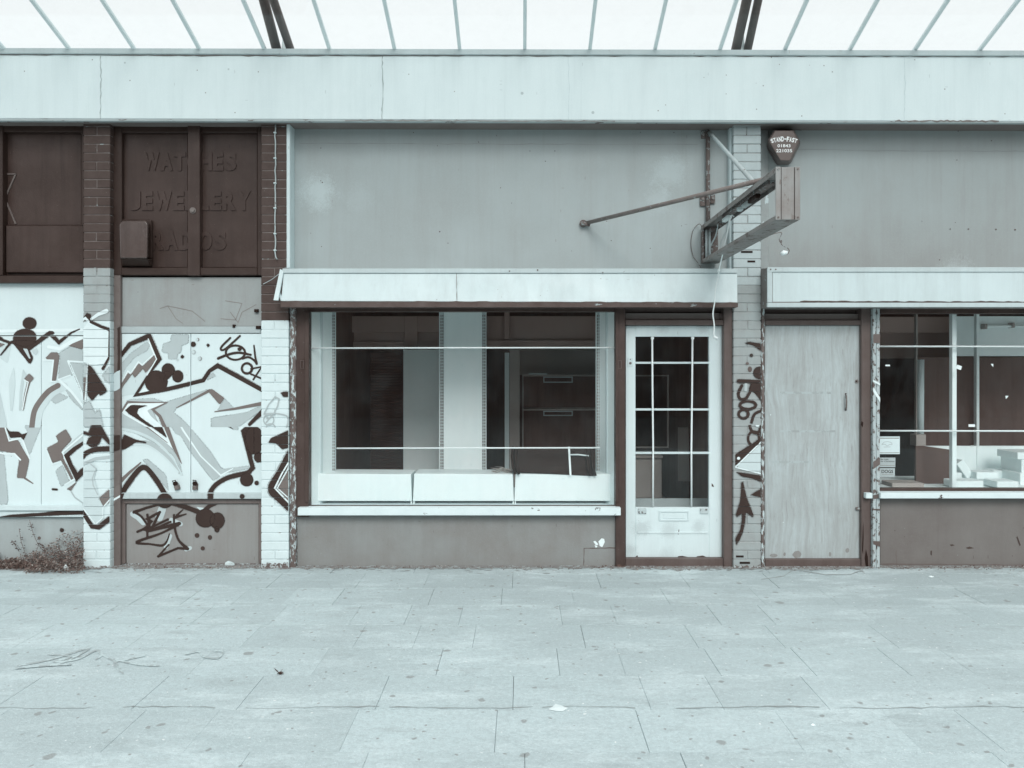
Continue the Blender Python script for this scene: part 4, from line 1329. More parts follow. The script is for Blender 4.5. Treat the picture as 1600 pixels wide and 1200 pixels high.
part('back_panel', M['in_wall'], sh, (818, 588, 960, 758, 2.52, 2.56))
mb = MB()
mb.frame(849, 588.5, 895, 598, 1.6, 2.18, 2.2)
mb.build('label_holder', M['in_frame'], sh)
mb = MB()
mb.frame(849, 642, 895, 650, 1.6, 2.18, 2.2)
mb.build('label_holder', M['in_frame'], sh)
part('label_strip', M['in_frame'], sh, (826, 583, 855, 585.5, 2.19, 2.2))
pf = thing('wall_frame', 'thin pale rectangular frame hanging inside, seen through the glazed door', 'frame', P(1015, 700, 1.6))
mb = MB()
mb.frame(940, 586, 1045, 700, 2.0, 1.6, 1.63)
mb.build('frame', M['in_taupe'], pf)
ct = thing('counter', 'low taupe counter inside behind the glazed door', 'counter', P(1010, 775, 1.6))
part('top', M['in_taupe'], ct, (970, 712, 1036, 716, 1.4, 1.9))
part('front', M['in_taupe'], ct, (972, 716, 1034, 778, 1.43, 1.9))
cb = thing('cardboard_panel', 'dim pale board standing inside, seen through the right side of the glazed door', 'board', P(1080, 752, 2.0))
mb = MB()
q = [P(1060, 752, 2.0), P(1092, 752, 2.0), P(1088, 668, 2.08), P(1060, 668, 2.08)]
mb.hexa(q, [p + Vector((0, .03, 0)) for p in q])
mb.build('board', M['in_taupe'], cb)
part('doormat', M['in_frame'], sc, (993, 779, 1110, 800, .6, .62))

# ------------------------------------------------------------------ right shop front
se = thing('shop_unit', 'shop front at the right edge with plywood-covered door and white boxes in its window', 'shop front', P(1450, 886, 0.1), 'shop fronts of the parade')
sp = part('sign_panel', paint('grey_sign_board_right', 162, 9, 0.8, 0.55, 0.08, spk=(100, 11, 0.06, 0.10), streak=0.2, patches=((*wp(1495, 430, .14), .3, 205, .4),)), se, (1187, 191, 1860, 478, .14, .255))
part('side_board', paint('patched_side_board', 156, 12, 5, .6, .2, chip=(200, .62, 6)), se, (1188.5, 196, 1201, 420, .12, .139))
crack(sp, [(1206, 233), (1400, 236), (1800, 237)], .14, 148, .9, .6, 'joint', 14)
for x, yy in ((1485, 358), (1513, 358), (1556, 358.5), (1586, 359), (1495, 250), (1440, 346), (1468, 406), (1549, 220), (1497, 205)):
    mb = MB()
    mb.disc(P(x, yy, .14), .0075 if 350 < yy < 360 else .005, 8, 0, 'Y', .003)
    mb.build('screw', M['rust'], se)
box2 = part('sign_box', paint('sign_box_side', 120, 12, 8, .7, .3, chip=(165, .6, 14)), se, (1199, 418, 1860, 479.5, -.165, .139), bevel=.003)
part('sign_face', M['sign_box'], box2, (1207.5, 425.5, 1860, 471.5, -.168, -.1651), bevel=0)
part('frame', M['fascia_trim'], box2, (1199, 417.5, 1860, 425, -.178, -.1651), (1199, 425, 1207, 472.5, -.178, -.1651), bevel=.003)
part('bottom_rail', M['fascia_trim'], box2, (1199, 473, 1860, 480, -.19, -.1651), bevel=.003)
crack(box2, [(1250, 471), (1400, 471.5), (1800, 472.3)], -.1682, 78, 2.6, .5, 'gap', 7)
for x in (1204, 1212):
    mb = MB()
    mb.disc(P(x, 421, -.178), .006, 8, 0, 'Y', .004)
    mb.build('screw', M['rust'], box2)
part('post', M['peel'], se, (1189.3, 479.5, 1195, 889, .02, .2), bevel=.005)
part('door_frame', M['frame_tan'], se, (1346, 479.6, 1361, 889, .03, .2), (1195, 500, 1346, 508, .045, .2), (1195, 479.6, 1346, 490, .14, .2), bevel=.005)
part('transom_panel', paint('taupe_transom', 118, 5, 4, .6), se, (1195, 490, 1346, 500, .09, .2))
bdoor = part('door', M['ply'], se, (1195.3, 508.5, 1345.5, 872.5, .07, .12), bevel=.002)
mb = MB()
mb.tube([P(1321.5, 615, .07), P(1322.2, 619, .045), P(1322.8, 628, .04), P(1322.2, 637, .045), P(1321.5, 641, .07)], .007, 8)
mb.build('handle', M['rust'], bdoor)
mb = MB()
mb.disc(P(1338.5, 596, .07), .016, 14, 0, 'Y', .008)
mb.disc(P(1338.5, 596, .062), .007, 8, 1, 'Y', .002)
mb.build('lock', [M['steel'], M['black_plastic']], bdoor, .002)
for x0, x1, yy in ((1219, 1300, 612), (1218, 1305, 672), (1206, 1268, 720)):
    mb = MB()
    mb.pbox(x0, yy, x1, yy + 3.5, .0688, .071)
    mb.build('tape_mark', paint('old_tape_mark', 164, 10, 8, chip=(176, .48, 16)), bdoor)
mb = MB()
for x, yy, rx, ry in ((1245, 866, 7, 6), (1209, 868, 6, 3), (1297, 866, 2, 4), (1324, 860, 3, 4), (1226, 866, 2, 3)):
    mb.poly([(P(x + rx * math.cos(a * .4) * random.uniform(.8, 1.1), yy, .0685).x, .0685, P(x, yy + ry * math.sin(a * .4) * random.uniform(.8, 1.1), .0685).z) for a in range(16)])
mb.build('damp_stain', paint('damp_stain', 138, 14, 12, .9, 0), bdoor)
mb = MB()
mb.pbox(1338, 793, 1344, 797, .05, .07)
mb.build('catch', M['rust'], bdoor, .002)
part('threshold', M['frame_tan'], se, (1195, 873.5, 1346, 889, .045, .3), bevel=.008)
mb = MB()
for pts in ([(1353, 888), (1351, 872), (1353, 858), (1356, 870), (1357, 888)], [(1347, 860), (1348, 830), (1349, 815), (1349.5, 840), (1348.5, 866)], [(1345, 664), (1346, 658), (1349, 660), (1348, 668)]):
    mb.poly([(P(x, y_, .0288).x, .0288, P(x, y_, .0288).z) for x, y_ in pts])
mb.build('chipped_paint', M['black_plastic'], se)
mb = MB()
mb.pbox(1364, 480, 1369, 890, -.005, .14)
mb.pbox(1369.3, 480, 1375, 890, .003, .14)
pst = mb.build('post', M['peel_white'], se, .004)
graffiti(pst, -.005, lambda x, y: (x, y), (1364.2, 482, 1375, 888), [(1, 96, 'p', [(1364, 522), (1376, 522), (1376, 536), (1364, 536)]), (1, WH, 'l', [(1362, 594), (1378, 602)], 3), (1, WH, 'l', [(1364, 608), (1377, 628)], 4), (1, 96, 'p', [(1363, 722), (1377, 714), (1377, 724), (1363, 734)]), (1, 86, 'p', [(1363, 774), (1377, 771), (1377, 778), (1363, 780)]), (1, 86, 'p', [(1363, 795), (1377, 795), (1377, 798), (1363, 797)]), (1, 84, 'p', [(1363, 845), (1377, 846), (1377, 855), (1363, 850)])])
win2 = part('window', M['frame_brown'], se, (1375, 479.8, 1860, 490, .05, .13), (1375, 763, 1860, 769, .055, .115), (1372, 479.8, 1375, 769, .05, .13), bevel=.004)
mb = MB()
mb.pbox(1374, 489, 1860, 764, .075, .081)
mb.build('glass_pane', M['win_glass'], win2)
for yy in (541.2, 673.2):
    mb = MB()
    mb.tube([P(1374, yy, .11), P(1600, yy + .3, .11), P(1860, yy, .11)], .0078, 8)
    mb.build('security_bar', M['white_rod'], win2)
part('sill', [M['sill'], M['sill_top']], se, (1376, 770, 1860, 779, -.04, .05, 0), (1376.5, 769.7, 1860, 771.5, -.03, .054, 1), bevel=.003)
part('sill', M['sill'], se, (1353.5, 770.5, 1363.4, 779, -.02, .03), bevel=.003)
rr = part('riser', M['riser_right'], se, (1375, 778.5, 1860, 891, .062, .3), bevel=.004)
crack(rr, [(1377, 881), (1500, 882), (1600, 883), (1850, 883)], .061, 100, 2.0, .6, 'gap', 9)
crack(rr, [(1400, 855), (1401, 880)], .062, 104, .9, .4, 'crack', 6)
mb = MB()
for pts in ([(1484, 851), (1488, 850.5), (1492, 852), (1486, 853.5)], [(1588, 839), (1590, 838), (1595, 852), (1593, 853)], [(1509, 856), (1515, 854), (1522, 856.5), (1513, 858)], [(1454, 861), (1456, 860), (1456, 868), (1454, 867)]):
    mb.poly([(P(x, y_, .0605).x, .0605, P(x, y_, .0605).z) for x, y_ in pts])
mb.build('scuff_mark', M['frame_brown'], rr)

# notices stuck to the window
def notice(name, label, rect, m, lines=(), words=None):
    t = thing(name, label, 'notice', P(rect[0], rect[3], .073))
    part('paper', m, t, (*rect, .0715, .0745), bevel=0)
    for ln in lines:
        part('print', paint('grey_print', 120, 8, 20), t, (*ln, .0708, .0714), bevel=0)
    if words:
        mb = MB()
        for w in words:
            mb.text(w[0], *w[1:5], .0712, 0, .0003, w[5] if len(w) > 5 else .0)
        mb.build('lettering', M['black_plastic'], t)
    return t


notice('notice', 'largest white notice in the corner of the right window, with a faint emblem', (1374, 682, 1406, 709.5), paint('notice_paper', 214, 4, 6), ((1375, 684, 1405, 685.2), (1374.5, 707, 1405.5, 707.8)))
mb = MB()
for pts in ([(1378, 694), (1382, 690.5), (1387, 690), (1392, 691), (1394, 693.5)], [(1378, 694.5), (1383, 694), (1386, 697), (1390, 694.5), (1394, 694.5)], [(1381, 698.5), (1391, 698.3)]):
    stroke(mb, pts, .9, lambda x, y: P(x, y, .0708), 0)
mb.build('emblem', paint('emblem_print', 178, 6, 20), bpy.data.objects['notice'])
notice('notice', 'small notice with two lines of tiny print, between the emblem notice and the DOGS notice', (1374, 715, 1399, 730), paint('notice_grey', 170, 6, 6), ((1374.5, 727, 1398, 727.6),),
       (('for kids', 1376, 716.5, 1388, 718.8), ('for Christmas', 1376, 719.6, 1397.5, 721.9)))
notice('notice', 'small notice lettered DOGS, lowest in the corner of the right window', (1374, 731.5, 1398.3, 745), paint('notice_grey', 172, 6, 6), ((1378, 741.3, 1396, 741.9),), (('DOGS', 1377.5, 734, 1395.5, 739.2, .012),))
for i, (x, yy, w, h, lab) in enumerate(((1387, 571, 7, 2.4, 'thin white tape strip on the dark left of the right window'), (1498.5, 574, 8, 6, 'white torn tape tag beside the white upright in the right window'),
                                   (1550, 571, 4, 5, 'tiny white paper corner high on the right window glass'), (1573.5, 621, 5, 5, 'tiny white paper scrap near the right edge of the window glass'), (1518.5, 665, 10, 4, 'small printed sticker beside the pole in the right window'))):
    mb = MB()
    a = .35 if i == 1 else 0
    pts = [(-w / 2, -h / 2), (w / 2, -h / 2), (w / 2, h / 2), (-w / 2, h / 2)] if i not in (2, 3) else [(-w / 2, -h / 2), (w / 2, -h / 2), ((w / 2 if i == 2 else -w * .3), h / 2)]
    mb.prism([(x + u * math.cos(a) - v * math.sin(a), yy + u * math.sin(a) + v * math.cos(a)) for u, v in pts], .0725, .0748)
    tag(mb.build('sticker', M['white'], None), lab, 'sticker')

# inside the right shop
part('bulkhead', paint('brown_bulkhead', 165, 4, 1.5, .8, tint=(1.4, .92, .82)), se, (1340, 495, 1494, 520, 1.7, 1.8), (1340, 520, 1494, 560, 1.85, 1.95))
part('back_board', M['in_white'], se, (1494, 494, 1860, 556.5, 1.3, 1.36))
part('back_board', paint('brown_cabinet', 80, 7, 2, .6, tint=(1.12, .97, .92), streak=.4), se, (1433, 558, 1860, 712, 1.29, 1.36))
for p_, lab, x0, x1, y0, y1, Y in ((1, 'white upright post standing behind the glass of the right window', 1488, 1495, 470, 767, .16), (2, 'thin pale pole farther inside the right window', 1526, 1530.5, 470, 697, 1.2)):
    t = thing('display_post', lab, 'post', P((x0 + x1) / 2, y1, Y))
    part('shaft', M['in_white'], t, (x0, y0, x1, y1, Y, Y + .05))
    part('foot', M['in_white'], t, (x0 - 1.5, y1, x1 + 1.5, y1 + 2, Y - .02, Y + .07))
t = thing('lamp_tube', 'upright pale tube lamp standing in the dark left half of the right window', 'lamp', P(1437, 685, 1.5))
mb = MB()
mb.tube([P(1438, 682, 1.1), P(1438.5, 562, 1.1)], .032, 12)
mb.build('tube', M['in_grey'], t)
part('backing', M['in_taupe'], t, (1431.5, 480, 1434, 690, 1.1, 1.14))
part('base', M['in_taupe'], t, (1431.5, 679, 1447, 697, 1.04, 1.16))
t = thing('dark_panel', 'dark brown board standing low in the left of the right window', 'board', P(1458, 768, .5))
mb = MB()
q = [P(1431, 768, .5), P(1486.5, 768, .5), P(1486.5, 703, .5), P(1446, 697, .5), P(1431, 697, .5)]
mb.hexa(q, [(p.x, .53, p.z) for p in q])
mb.build('board', paint('brown_low_board', 74, 4, 3, .55, tint=(1.1, .97, .92)), t, .003)
t = thing('low_tray', 'low taupe tray on the dark sill of the right window', 'tray', P(1420, 767, .35))
part('tray', M['in_taupe'], t, (1394, 755, 1444, 766, .3, .5))
mb = MB()
xa, xb = P(1376, 767, .12).x, P(1860, 767, .12).x
zt2 = P(1400, 767.5, .09).z
mb.box(xa, xb, .135, 1.0, zt2 - .05, zt2)
mb.build('display_floor', M['in_white'], se)
part('display_back', M['in_white'], se, (1446, 697, 1526, 775, .98, 1.02), (1526.4, 697, 1860, 775, .975, 1.02))
BX = [('white carton lying flat at the front beside the white upright', 1492, 1537, 752, 762, .22, .4, 0), ('white carton leaning on its end beside the white upright', 1502, 1514, 719, 748, .5, .62, -.62),
      ('small white carton in the corner behind the white upright', 1492, 1503, 739, 749, .45, .6, 0), ('white carton in the middle of the pile, behind the leaning one', 1526, 1560, 738, 749, .42, .6, 0),
      ('pale white carton at the back of the pile', 1552, 1579, 735, 750, .7, .85, 0), ('white carton at the front right of the pile', 1558, 1592, 752.5, 762.5, .2, .4, 0),
      ('upper white carton of the stack at the right edge', 1590, 1640, 707, 718, .5, .8, 0), ('lower white carton of the stack at the right edge', 1596, 1640, 718.5, 739, .5, .8, 0),
      ('bottom white carton of the stack at the right edge', 1594, 1650, 739.5, 762, .45, .8, 0)]
for lab, x0, x1, y0, y1, Y, Yb, rot in BX:
    mb = MB()
    pts = [(x0, y1), (x1, y1), (x1, y0), (x0, y0)]
    if rot:
        cx, cy = (x0 + x1) / 2, (y0 + y1) / 2
        pts = [(cx + (x - cx) * math.cos(rot) - (y - cy) * math.sin(rot), cy + (x - cx) * math.sin(rot) + (y - cy) * math.cos(rot)) for x, y in pts]
    mb.prism(pts, Y, Yb)
    t = thing('carton', lab, 'carton', P((x0 + x1) / 2, y1, (Y + Yb) / 2), 'white cartons in the right window')
    mb.build('body', M['in_white'], t, .004)
t = thing('strip_light', 'unlit fluorescent strip light high on the back wall of the right shop', 'strip light', P(1580, 512, 1.25))
part('tube', M['in_white'], t, (1543, 507.5, 1584, 511.5, 1.24, 1.27), (1586, 507.5, 1700, 511.5, 1.24, 1.27), bevel=.008)
part('end_cap', M['in_taupe'], t, (1539.5, 506, 1543, 514, 1.22, 1.2999))
part('end_cap', M['in_taupe'], t, (1582.5, 504, 1586, 512, 1.22, 1.2999))

# ------------------------------------------------------------------ projecting sign frame
sg = thing('projecting_sign', 'empty rusty steel box frame of a projecting sign, held by long stays', 'sign frame', (1.60, .1, 2.575))
X0, X1, YO, YI, Z0, Z1 = 1.530, 1.672, -1.81, .09, 2.575, 2.895
mb = MB()
mb.box(X0, X1, YO, YO + .012, Z0 + .002, Z1 - .002, 0)
mb.box(X0 - .003, X0 + .028, YO - .004, YO, Z0, Z1, 0)
mb.box(X1 - .03, X1 + .003, YO - .004, YO, Z0, Z1, 0)
end = mb.build('end_plate', paint('stained_end_plate', 142, 14, 7, .55, .25, chip=(116, .59, 13, (1, 1, .5)), spk=(190, 40, .12, .08), streak=.6), sg, .002)
for x in (X0 + .0295, X1 - .0335):
    mb = MB()
    mb.box(x, x + .003, YO - .0015, YO, Z0 + .003, Z1 - .003)
    mb.build('seam', M['black_plastic'], end)
for dx, dz in ((.012, .015), (.012, .305), (.13, .015), (.13, .305)):
    mb = MB()
    mb.disc((X0 + dx, YO - .004, Z0 + dz), .006, 8, 0, 'Y', .004)
    mb.build('rivet', M['rust'], end)
mb = MB()
mb.box(X0, X1, YO + .013, YI, Z1 - .006, Z1)
mb.box(X0, X0 + .006, YO + .013, YI, Z1 - .034, Z1 - .006)
mb.box(X1 - .006, X1, YO + .013, YI, Z1 - .034, Z1 - .006)
tp = mb.build('top_channel', M['steel'], sg, .001)
mb = MB()
mb.box(X0 + .045, X1 - .045, YO + .3, YI - .5, Z1 - .03, Z1 - .0065)
mb.build('batten', M['rust'], tp, .002)
for yv, L, v in ((-.55, .16, 'white'), (-.85, .05, 'trim'), (-.28, .06, 'rust'), (-1.25, .18, 'black_plastic'), (-.05, .06, 'rust'), (-1.05, .14, 'pale_steel')):
    mb = MB()
    mb.box(X0 + .05, X1 - .055, yv, yv + L, Z1 - .062, Z1 - .0305)
    mb.build('lamp_holder', M[v], tp, .006)
mb = MB()
mb.box(X0, X1, YO + .013, YI, Z0, Z0 + .006)
mb.box(X0, X0 + .006, YO + .013, YI, Z0 + .0065, Z0 + .03)
mb.box(X1 - .006, X1, YO + .013, YI, Z0 + .0065, Z0 + .03)
mb.build('bottom_channel', M['steel'], sg, .001)
mb = MB()
mb.box(X0, X1, YI - .012, YI, Z0 + .0065, Z1 - .0065)
mb.box(X0, X0 + .012, YI - .05, YI - .0125, Z0 + .031, Z1 - .035)
mb.build('wall_plate', M['rust'], sg, .001)
for x in (X0 + .035, X0 + .062):
    mb = MB()
    mb.tube([(x, YI - .045, Z0 + .035), (x, YI - .045, Z1 - .04)], .0105, 10)
    mb.build('lamp_tube', M['in_frame'], sg)
mb = MB()
mb.tube([P(1106, 204, .10), P(1106.3, 360, .10)], .019, 12)
mb.build('wall_pole', M['rust'], sg)
for q in ((1096, 204, 1103.5, 216), (1094, 304, 1102.5, 322), (1110, 304, 1117.5, 318)):
    part('pole_bracket', M['rust'], sg, (*q, .11, .1295))
for x, yy in ((1099, 210), (1098, 311), (1114, 310)):
    mb = MB()
    mb.disc(P(x, yy, .11), .012, 6, 0, 'Y', .012)
    mb.build('bolt', M['steel'], sg)
mb = MB()
mb.tube([P(1108, 207, .09), (1.57, -1.30, Z1 + .012)], .016, 10)
mb.build('stay', M['pale_steel'], sg)
mb = MB()
mb.tube([P(914, 349, .115), (1.58, -1.42, Z1 + .02)], .0165, 10)
mb.build('stay', paint('rusty_stay', 112, 12, 10, .65, .4, chip=(150, .6, 24), spk=(80, 45, .2, .2)), sg)
mb = MB()
mb.disc(P(911, 350, .13), .032, 12, 0, 'Y', .03)
mb.tube([P(908, 349.5, .09), P(922, 350.5, .09)], .02, 8)
mb.build('stay_foot', M['rust'], sg, .003)


def wire(name, label, pts, r, m, loc=None, parts=()):
    t = thing(name, label, 'wire', pts[-1])
    mb = MB()
    q = [Vector(p) for p in pts]
    ext = [q[0]] + q + [q[-1]]
    out = []
    for i in range(1, len(ext) - 2):
        p0, p1, p2, p3 = ext[i - 1:i + 3]
        for j in range(5):
            u = j / 5
            out.append(0.5 * ((2 * p1) + (p2 - p0) * u + (2 * p0 - 5 * p1 + 4 * p2 - p3) * u * u + (3 * p1 - p0 - 3 * p2 + p3) * u ** 3))
    out.append(q[-1])
    mb.tube(out, r, 6)
    mb.build('wire', m, t)
    return t


wr = wire('wire', 'long white cord hanging from the sign frame down in front of the glazed door', [(X0 + .08, -.62, Z1 - .06), P(1142, 338, -.58), P(1136, 366, -.5), P(1129, 398, -.42), P(1123.5, 422, -.34), P(1122, 436, -.30), P(1118, 452, -.28),
          P(1117, 470, -.27), P(1114, 490, -.26), P(1116, 508, -.26), P(1115.5, 522, -.26), P(1118, 527, -.26)], .0056, M['white_rod'])
mb = MB()
mb.tube([P(1115, 526, -.26), P(1121, 529, -.26)], [.010, .013], 8)
mb.build('cord_end', M['white_rod'], wr)
mb = MB()
mb.tube([P(1123.5, 420, -.345), P(1123, 425, -.335)], .010, 8)
mb.build('knot', M['white_rod'], wr)
wr = wire('wire', 'short curly dark wire with a white connector, dangling under the outer sign frame', [(X0 + .09, -1.05, Z0), P(1219, 363, -1.05), P(1217.5, 374, -1.05), P(1220, 379, -1.06), P(1222, 377, -1.04), P(1220, 376, -1.03), P(1222, 383, -1.05),
          P(1231, 388, -1.05), P(1233, 393, -1.05), P(1229, 398, -1.05)], .0030, M['rust'])
mb = MB()
mb.tube([P(1221, 397, -1.05), P(1225, 394.5, -1.05), P(1230, 395, -1.05)], [.014, .017, .012], 8)
mb.build('connector', M['white_rod'], wr)
wire('wire', 'thin dark wire looping down the wall beside the inner end of the sign frame', [(X0, .06, Z1 - .01), P(1092, 350, .1), P(1083, 360, .11), P(1079.5, 380, .115), P(1083, 400, .115), P(1090, 410, .11), P(1095, 418, .11)], .0030, M['rust'])
for i, (dy, sx) in enumerate(((-.28, .05), (-.2, .07), (-.45, .09))):
    wire('wire', ('thin pale wire drooping inside the sign frame, nearest the wall', 'pale wire looping inside the sign frame by the lamp tubes', 'pale wire hanging straight inside the middle of the sign frame')[i],
         [(X0 + sx, dy, Z1 - .05), (X0 + sx + .01, dy + .12, Z1 - .12), (X0 + sx - .01, dy + .2, Z1 - .2), (X0 + sx + .005, dy + .23, Z0 + .01)], .0032, M['in_frame'])
wire('wire', 'thin pale wire from brown bricks to the long sign box', [P(411, 444, -.012), P(424, 437, -.05), P(436, 428, -.09)], .0028, M['in_frame'])

# burglar alarm
al = thing('alarm_box', 'grey-brown bell box lettered with a firm name and telephone number, above the sign frame', 'alarm box', P(1221, 258, .1))
z6 = lambda x, y: (1170 + x / 14.55, 190 + y / 14.55)
backp = [(590, 195), (1010, 195), (1150, 450), (1150, 540), (960, 920), (890, 985), (610, 985), (395, 640), (375, 560), (410, 430)]
frontp = [(600, 215), (1000, 215), (1112, 432), (1112, 484), (945, 868), (905, 890), (715, 880), (690, 840), (478, 476), (476, 418)]
mb = MB()
fr = [P(*z6(x, y), -.06) for x, y in frontp]
md = [P(*z6(x * 1.0 + (x - 790) * .10, y + (y - 540) * .06), -.03) for x, y in frontp]
bk = [P(*z6(x * .985 + 30, y), .13) for x, y in backp]
vf, vm, vb = ([mb.bm.verts.new(p) for p in L] for L in (fr, md, bk))
mb.bm.faces.new(vf)
mb.bm.faces.new(list(reversed(vb)))
for a, b in ((vf, vm), (vm, vb)):
    for i in range(10):
        mb.bm.faces.new((a[i], b[i], b[(i + 1) % 10], a[(i + 1) % 10]))
bmesh.ops.recalc_face_normals(mb.bm, faces=mb.bm.faces[:])
mb.build('cover', M['plastic_brown'], al, .006, 2)
mb = MB()
word = 'STAND-FAST'
for i, ch in enumerate(word):
    t0 = -1 + 2 * (i + .06) / len(word)
    t1 = -1 + 2 * (i + .94) / len(word)

    def arch(u, w, t0=t0, t1=t1, ch=ch):
        if ch == '-':
            w = .4 + w * .2
        t = t0 + (t1 - t0) * u
        cx_ = 800 + 300 * t
        return z6(cx_ + (w - .5) * 40 * t, 452 + 40 * t * t - (115 - 28 * t * t) * w)
    mb.text(ch, 0, 0, 1, 1, -.0605, 0, .0008, .03, arch)
mb.text('01843', *z6(652, 515), *z6(948, 583), -.0605, 0, .0008, .012)
mb.text('221035', *z6(622, 625), *z6(985, 697), -.0605, 0, .0008, .012)
mb.build('lettering', M['lettering'], al)

# ------------------------------------------------------------------ glass canopy over the pavement
cn = thing('glass_canopy', 'glazed canopy with pale glazing bars sloping up from the top of the white fascia', 'canopy', P(815, 76, -.1))
SL = 0.363
ztop = P(815, 76.5, -.1).z
LEN = 3.4
xs = [(820 + 101.7 * i - CX) * (D - .1) / F for i in range(-14, 15)]


def cpt(x, s, dz=0.0):
    return Vector((x, -.1 - s, ztop + SL * s + dz))


for x in xs:
    mb = MB()
    mb.bar(cpt(x, -.1), cpt(x, LEN), .029, .03)
    mb.build('glazing_bar', M['bar_pale'], cn, .004)
for a, b in zip(xs, xs[1:]):
    mb = MB()
    mb.hexa([cpt(a + .018, -.08), cpt(b - .018, -.08), cpt(b - .018, LEN), cpt(a + .018, LEN)],
            [cpt(a + .018, -.08, .006), cpt(b - .018, -.08, .006), cpt(b - .018, LEN, .006), cpt(a + .018, LEN, .006)])
    mb.build('glass_pane', M['roof_glass'], cn)
mb = MB()
mb.bar(cpt(xs[0] - .1, LEN + .05, .0), cpt(xs[-1] + .1, LEN + .05, .0), .1, .16)
mb.build('edge_beam', M['bar_pale'], cn, .006)
for (xa_, sa_, ra_), (xb_, sb_, rb_) in ((((432.5, .80), (453.5, .56), None)[0:2] + (0,),) * 0):
    pass
for x0, sl0, x1, sl1 in ((432, .82, 453.5, .46), (1150, .86, 1168.5, .98)):
    for px, s_, r_ in ((x0, sl0, .040), (x1, sl1, .034)):
        xw = (px - CX) * (D + .02) / F
        z0_ = P(815, 76, .02).z
        mb = MB()
        mb.tube([(xw, .10, z0_ - s_ * .08), (xw, -.6, z0_ + s_ * .62), (xw, -2.2, z0_ + s_ * 2.22)], r_, 14)
        mb.build('roof_tube', M['tube_dark'], cn)
    xm = ((x0 + x1) / 2 - CX + (4 if x0 < 800 else -2)) * (D + .05) / F
    z0_ = P(815, 76, .05).z
    mb = MB()
    mb.hexa([(xm - .035, .04, z0_ - .03), (xm + .035, .04, z0_ - .03), (xm, -.02, z0_ + .20)], [(xm - .035, .08, z0_ - .03), (xm + .035, .08, z0_ - .03), (xm, .03, z0_ + .20)])
    mb.build('gusset', M['bar_pale'], cn)

# ------------------------------------------------------------------ weeds and litter
wd = thing('dry_weed', 'heap of dry brown weeds against the foot of the left wall, beside the white pillar', 'weed', G(70, 900))
rnd = random.Random(3)
mbs = [MB(), MB(), MB()]
def wz(px):
    k = px / 130.0
    return 0.05 + 0.20 * max(0, math.sin(min(1, max(0, k)) * 1.75 - .25)) ** 1.4
for i in range(15000):
    px = rnd.uniform(-120, 131)
    yv = -rnd.random() ** 1.4 * (.26 if px > 40 else .12) + .07
    p = P(px, 885, yv)
    hmax = wz(px) if px > 0 else .09
    fall = max(.15, 1 - (-yv / .30))
    p.z = rnd.random() ** 1.3 * hmax * fall + .008
    if math.sin(p.x * 31) * math.sin(p.y * 43 + p.z * 37) + .5 * math.sin(p.x * 77 + p.z * 60) < -.25 and rnd.random() < .8:
        continue
    mb = mbs[rnd.choice([0, 0, 0, 1, 1, 1, 2])]
    a, e = rnd.uniform(0, 6.28), rnd.uniform(-.6, .9)
    d = Vector((math.cos(a) * math.cos(e), math.sin(a) * math.cos(e), math.sin(e)))
    L = rnd.uniform(.008, .034)
    s = d.cross(Vector((rnd.uniform(-1, 1), rnd.uniform(-1, 1), rnd.uniform(-1, 1)))).normalized() * rnd.uniform(.0013, .0055)
    q = p + d * L
    if q.y > .095:
        continue
    mb.face([p - s * .4, p + d * L * .5 + s, q, p + d * L * .5 - s])
for mb, m in zip(mbs, ('leafdry', 'leafdark', 'leafpale')):
    mb.build('leaves', M[m], wd)
mb = MB()
for i in range(110):
    px = rnd.uniform(-60, 130)
    p = P(px, 884, rnd.uniform(-.1, .05))
    p.z = .01
    h = (wz(px) if px > 0 else .09) * rnd.uniform(.4, 1.02)
    q = p + Vector((rnd.uniform(-.1, .1), min(.03, .085 - p.y), h))
    mb.tube([p, p.lerp(q, .5) + Vector((rnd.uniform(-.02, .02), 0, .01)), q], .0018, 4)
tall = [((50, 884), (40, 866), (33, 846), (30, 826)), ((50, 882), (60, 852), (52, 834), (46, 812)), ((78, 868), (66, 854), (62, 848)), ((30, 862), (24, 852), (20, 845))]
for pts in tall:
    mb.tube([P(x, y_, .05) for x, y_ in pts], .002, 4)
mb.build('stems', M['leafdark'], wd)
mb = MB()
for pts in tall:
    for i in range(26):
        k = rnd.uniform(.15, .999) * (len(pts) - 1)
        a, b = pts[int(k)], pts[int(k) + 1]
        f = k - int(k)
        p = P(a[0] + (b[0] - a[0]) * f + rnd.uniform(-5, 4), a[1] + (b[1] - a[1]) * f + rnd.uniform(-2, 2), rnd.uniform(.02, .08))
        r_ = rnd.uniform(.004, .010)
        n = Vector((rnd.uniform(-1, 1), -1, rnd.uniform(-1, 1))).normalized()
        u = n.cross(Vector((0, 0, 1))).normalized() * r_
        v = n.cross(u).normalized() * r_ * .6
        mb.face([p - u, p - v, p + u, p + v])
mb.build('leaves', paint('dark_weed_leaf', 70, 12, 30, .9, 0), wd)


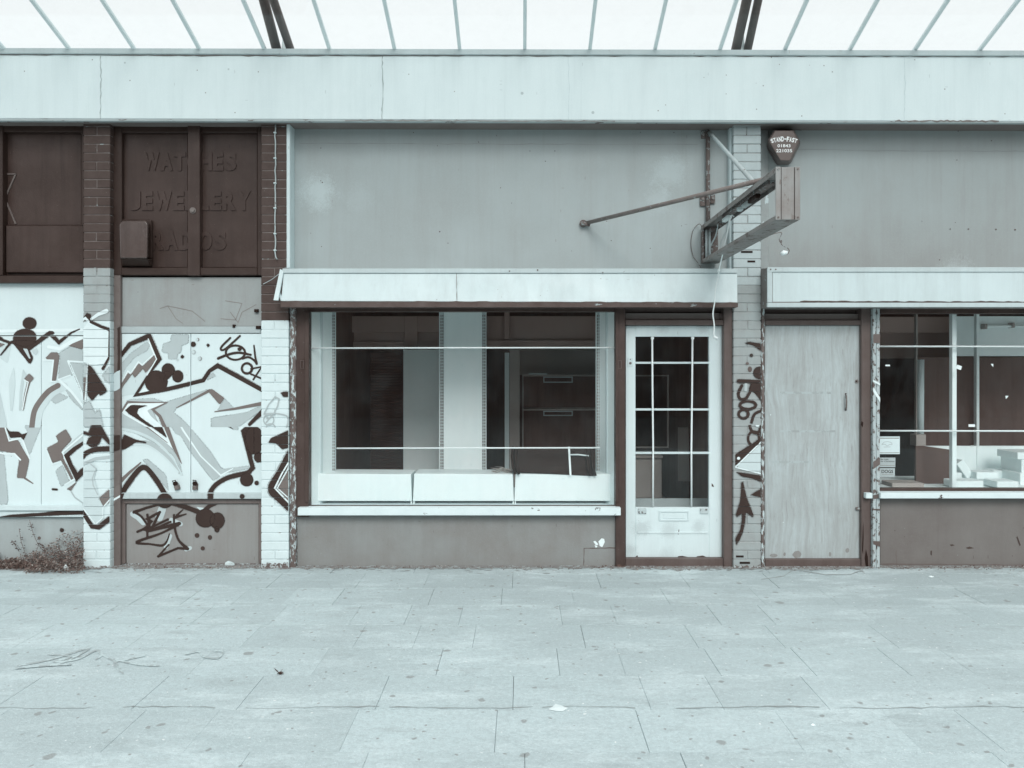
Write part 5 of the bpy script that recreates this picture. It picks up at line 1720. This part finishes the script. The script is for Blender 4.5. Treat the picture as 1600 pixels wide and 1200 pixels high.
def scrap(name, label, cat, px, py, r, m, h=.01, n=7, ry=.7, seed=0):
    """crumpled piece of litter"""
    q = random.Random(seed + int(px * 7 + py))
    c = G(px, py)
    mb = MB()
    ring = [Vector((c.x + r * math.cos(2 * math.pi * i / n) * q.uniform(.6, 1.2), c.y + r * ry * math.sin(2 * math.pi * i / n) * q.uniform(.6, 1.2), .008 + q.uniform(0, h * .6))) for i in range(n)]
    top = Vector((c.x, c.y, .008 + h))
    vs = [mb.bm.verts.new(p) for p in ring]
    lo = [mb.bm.verts.new((p.x, p.y, .0078)) for p in ring]
    t = mb.bm.verts.new(top)
    for i in range(n):
        j = (i + 1) % n
        mb.bm.faces.new((vs[i], vs[j], t))
        mb.bm.faces.new((lo[i], lo[j], vs[j], vs[i]))
    bmesh.ops.recalc_face_normals(mb.bm, faces=mb.bm.faces[:])
    return tag(mb.build(name, m, None), label, cat)


scrap('paper_scrap', 'torn white paper scrap on the slabs below the glazed door', 'litter', 872, 1109, .045, M['white'], .006, 7, .8)
scrap('paper_scrap', 'white lump of litter at the foot of the graffiti doors', 'litter', 357, 884, .045, M['trim'], .035)
scrap('paper_scrap', 'small white scrap caught in the dry weeds', 'litter', 103, 892, .024, M['white'], .05, 5)
scrap('leaf_litter', 'clump of dark dead leaves at the foot of the door post', 'leaf litter', 967, 886, .035, M['leafdark'], .06, 9)
scrap('paper_scrap', 'tiny white scrap on the pavement below the right window', 'litter', 1455, 903, .02, M['white'], .01)
scrap('paper_scrap', 'tiny pale scrap in the foreground slabs under the plywood door', 'litter', 1270, 1136, .012, M['white'], .01)
t = thing('dead_leaf', 'small curled brown leaf lying alone on the open pavement', 'leaf', G(435, 1054))
c = G(435, 1055)
mb = MB()
q = random.Random(5)
for i in range(7):
    a = q.uniform(0, 6.28)
    d = Vector((math.cos(a), math.sin(a) * .5, q.uniform(.2, 1.3))) * q.uniform(.02, .042)
    s = Vector((-math.sin(a), math.cos(a), .3)) * q.uniform(.006, .012)
    b = c + Vector((q.uniform(-.015, .015), 0, .008))
    mb.face([b, b + d * .5 + s, b + d, b + d * .5 - s])
mb.build('blade', M['leafdark'], t)
# grit and crumbs along the foot of the fronts: too many to count
mb = MB()
for i in range(1000):
    px = rnd.uniform(130, 1620)
    yv = .05 - abs(rnd.gauss(0, .055))
    if 440 < px < 960 and rnd.random() < .5:
        continue
    p = P(px, 885, yv)
    r_ = rnd.uniform(.0015, .006) * (1.6 if 940 < px < 1000 else 1)
    z_ = .007
    pts = [Vector((p.x + r_ * math.cos(a), p.y + r_ * math.sin(a), z_)) for a in (0, 2.1, 4.2)]
    mb.hexa(pts, [v * 1 + Vector((0, 0, r_)) for v in pts], rnd.choice([0, 0, 0, 1, 1]))
gr = mb.build('grit', [M['leafdark'], M['leafpale'], M['white']], None)
gr['kind'] = 'stuff'
tag(gr, 'grit and paint crumbs scattered along the foot of the shop fronts', 'grit')
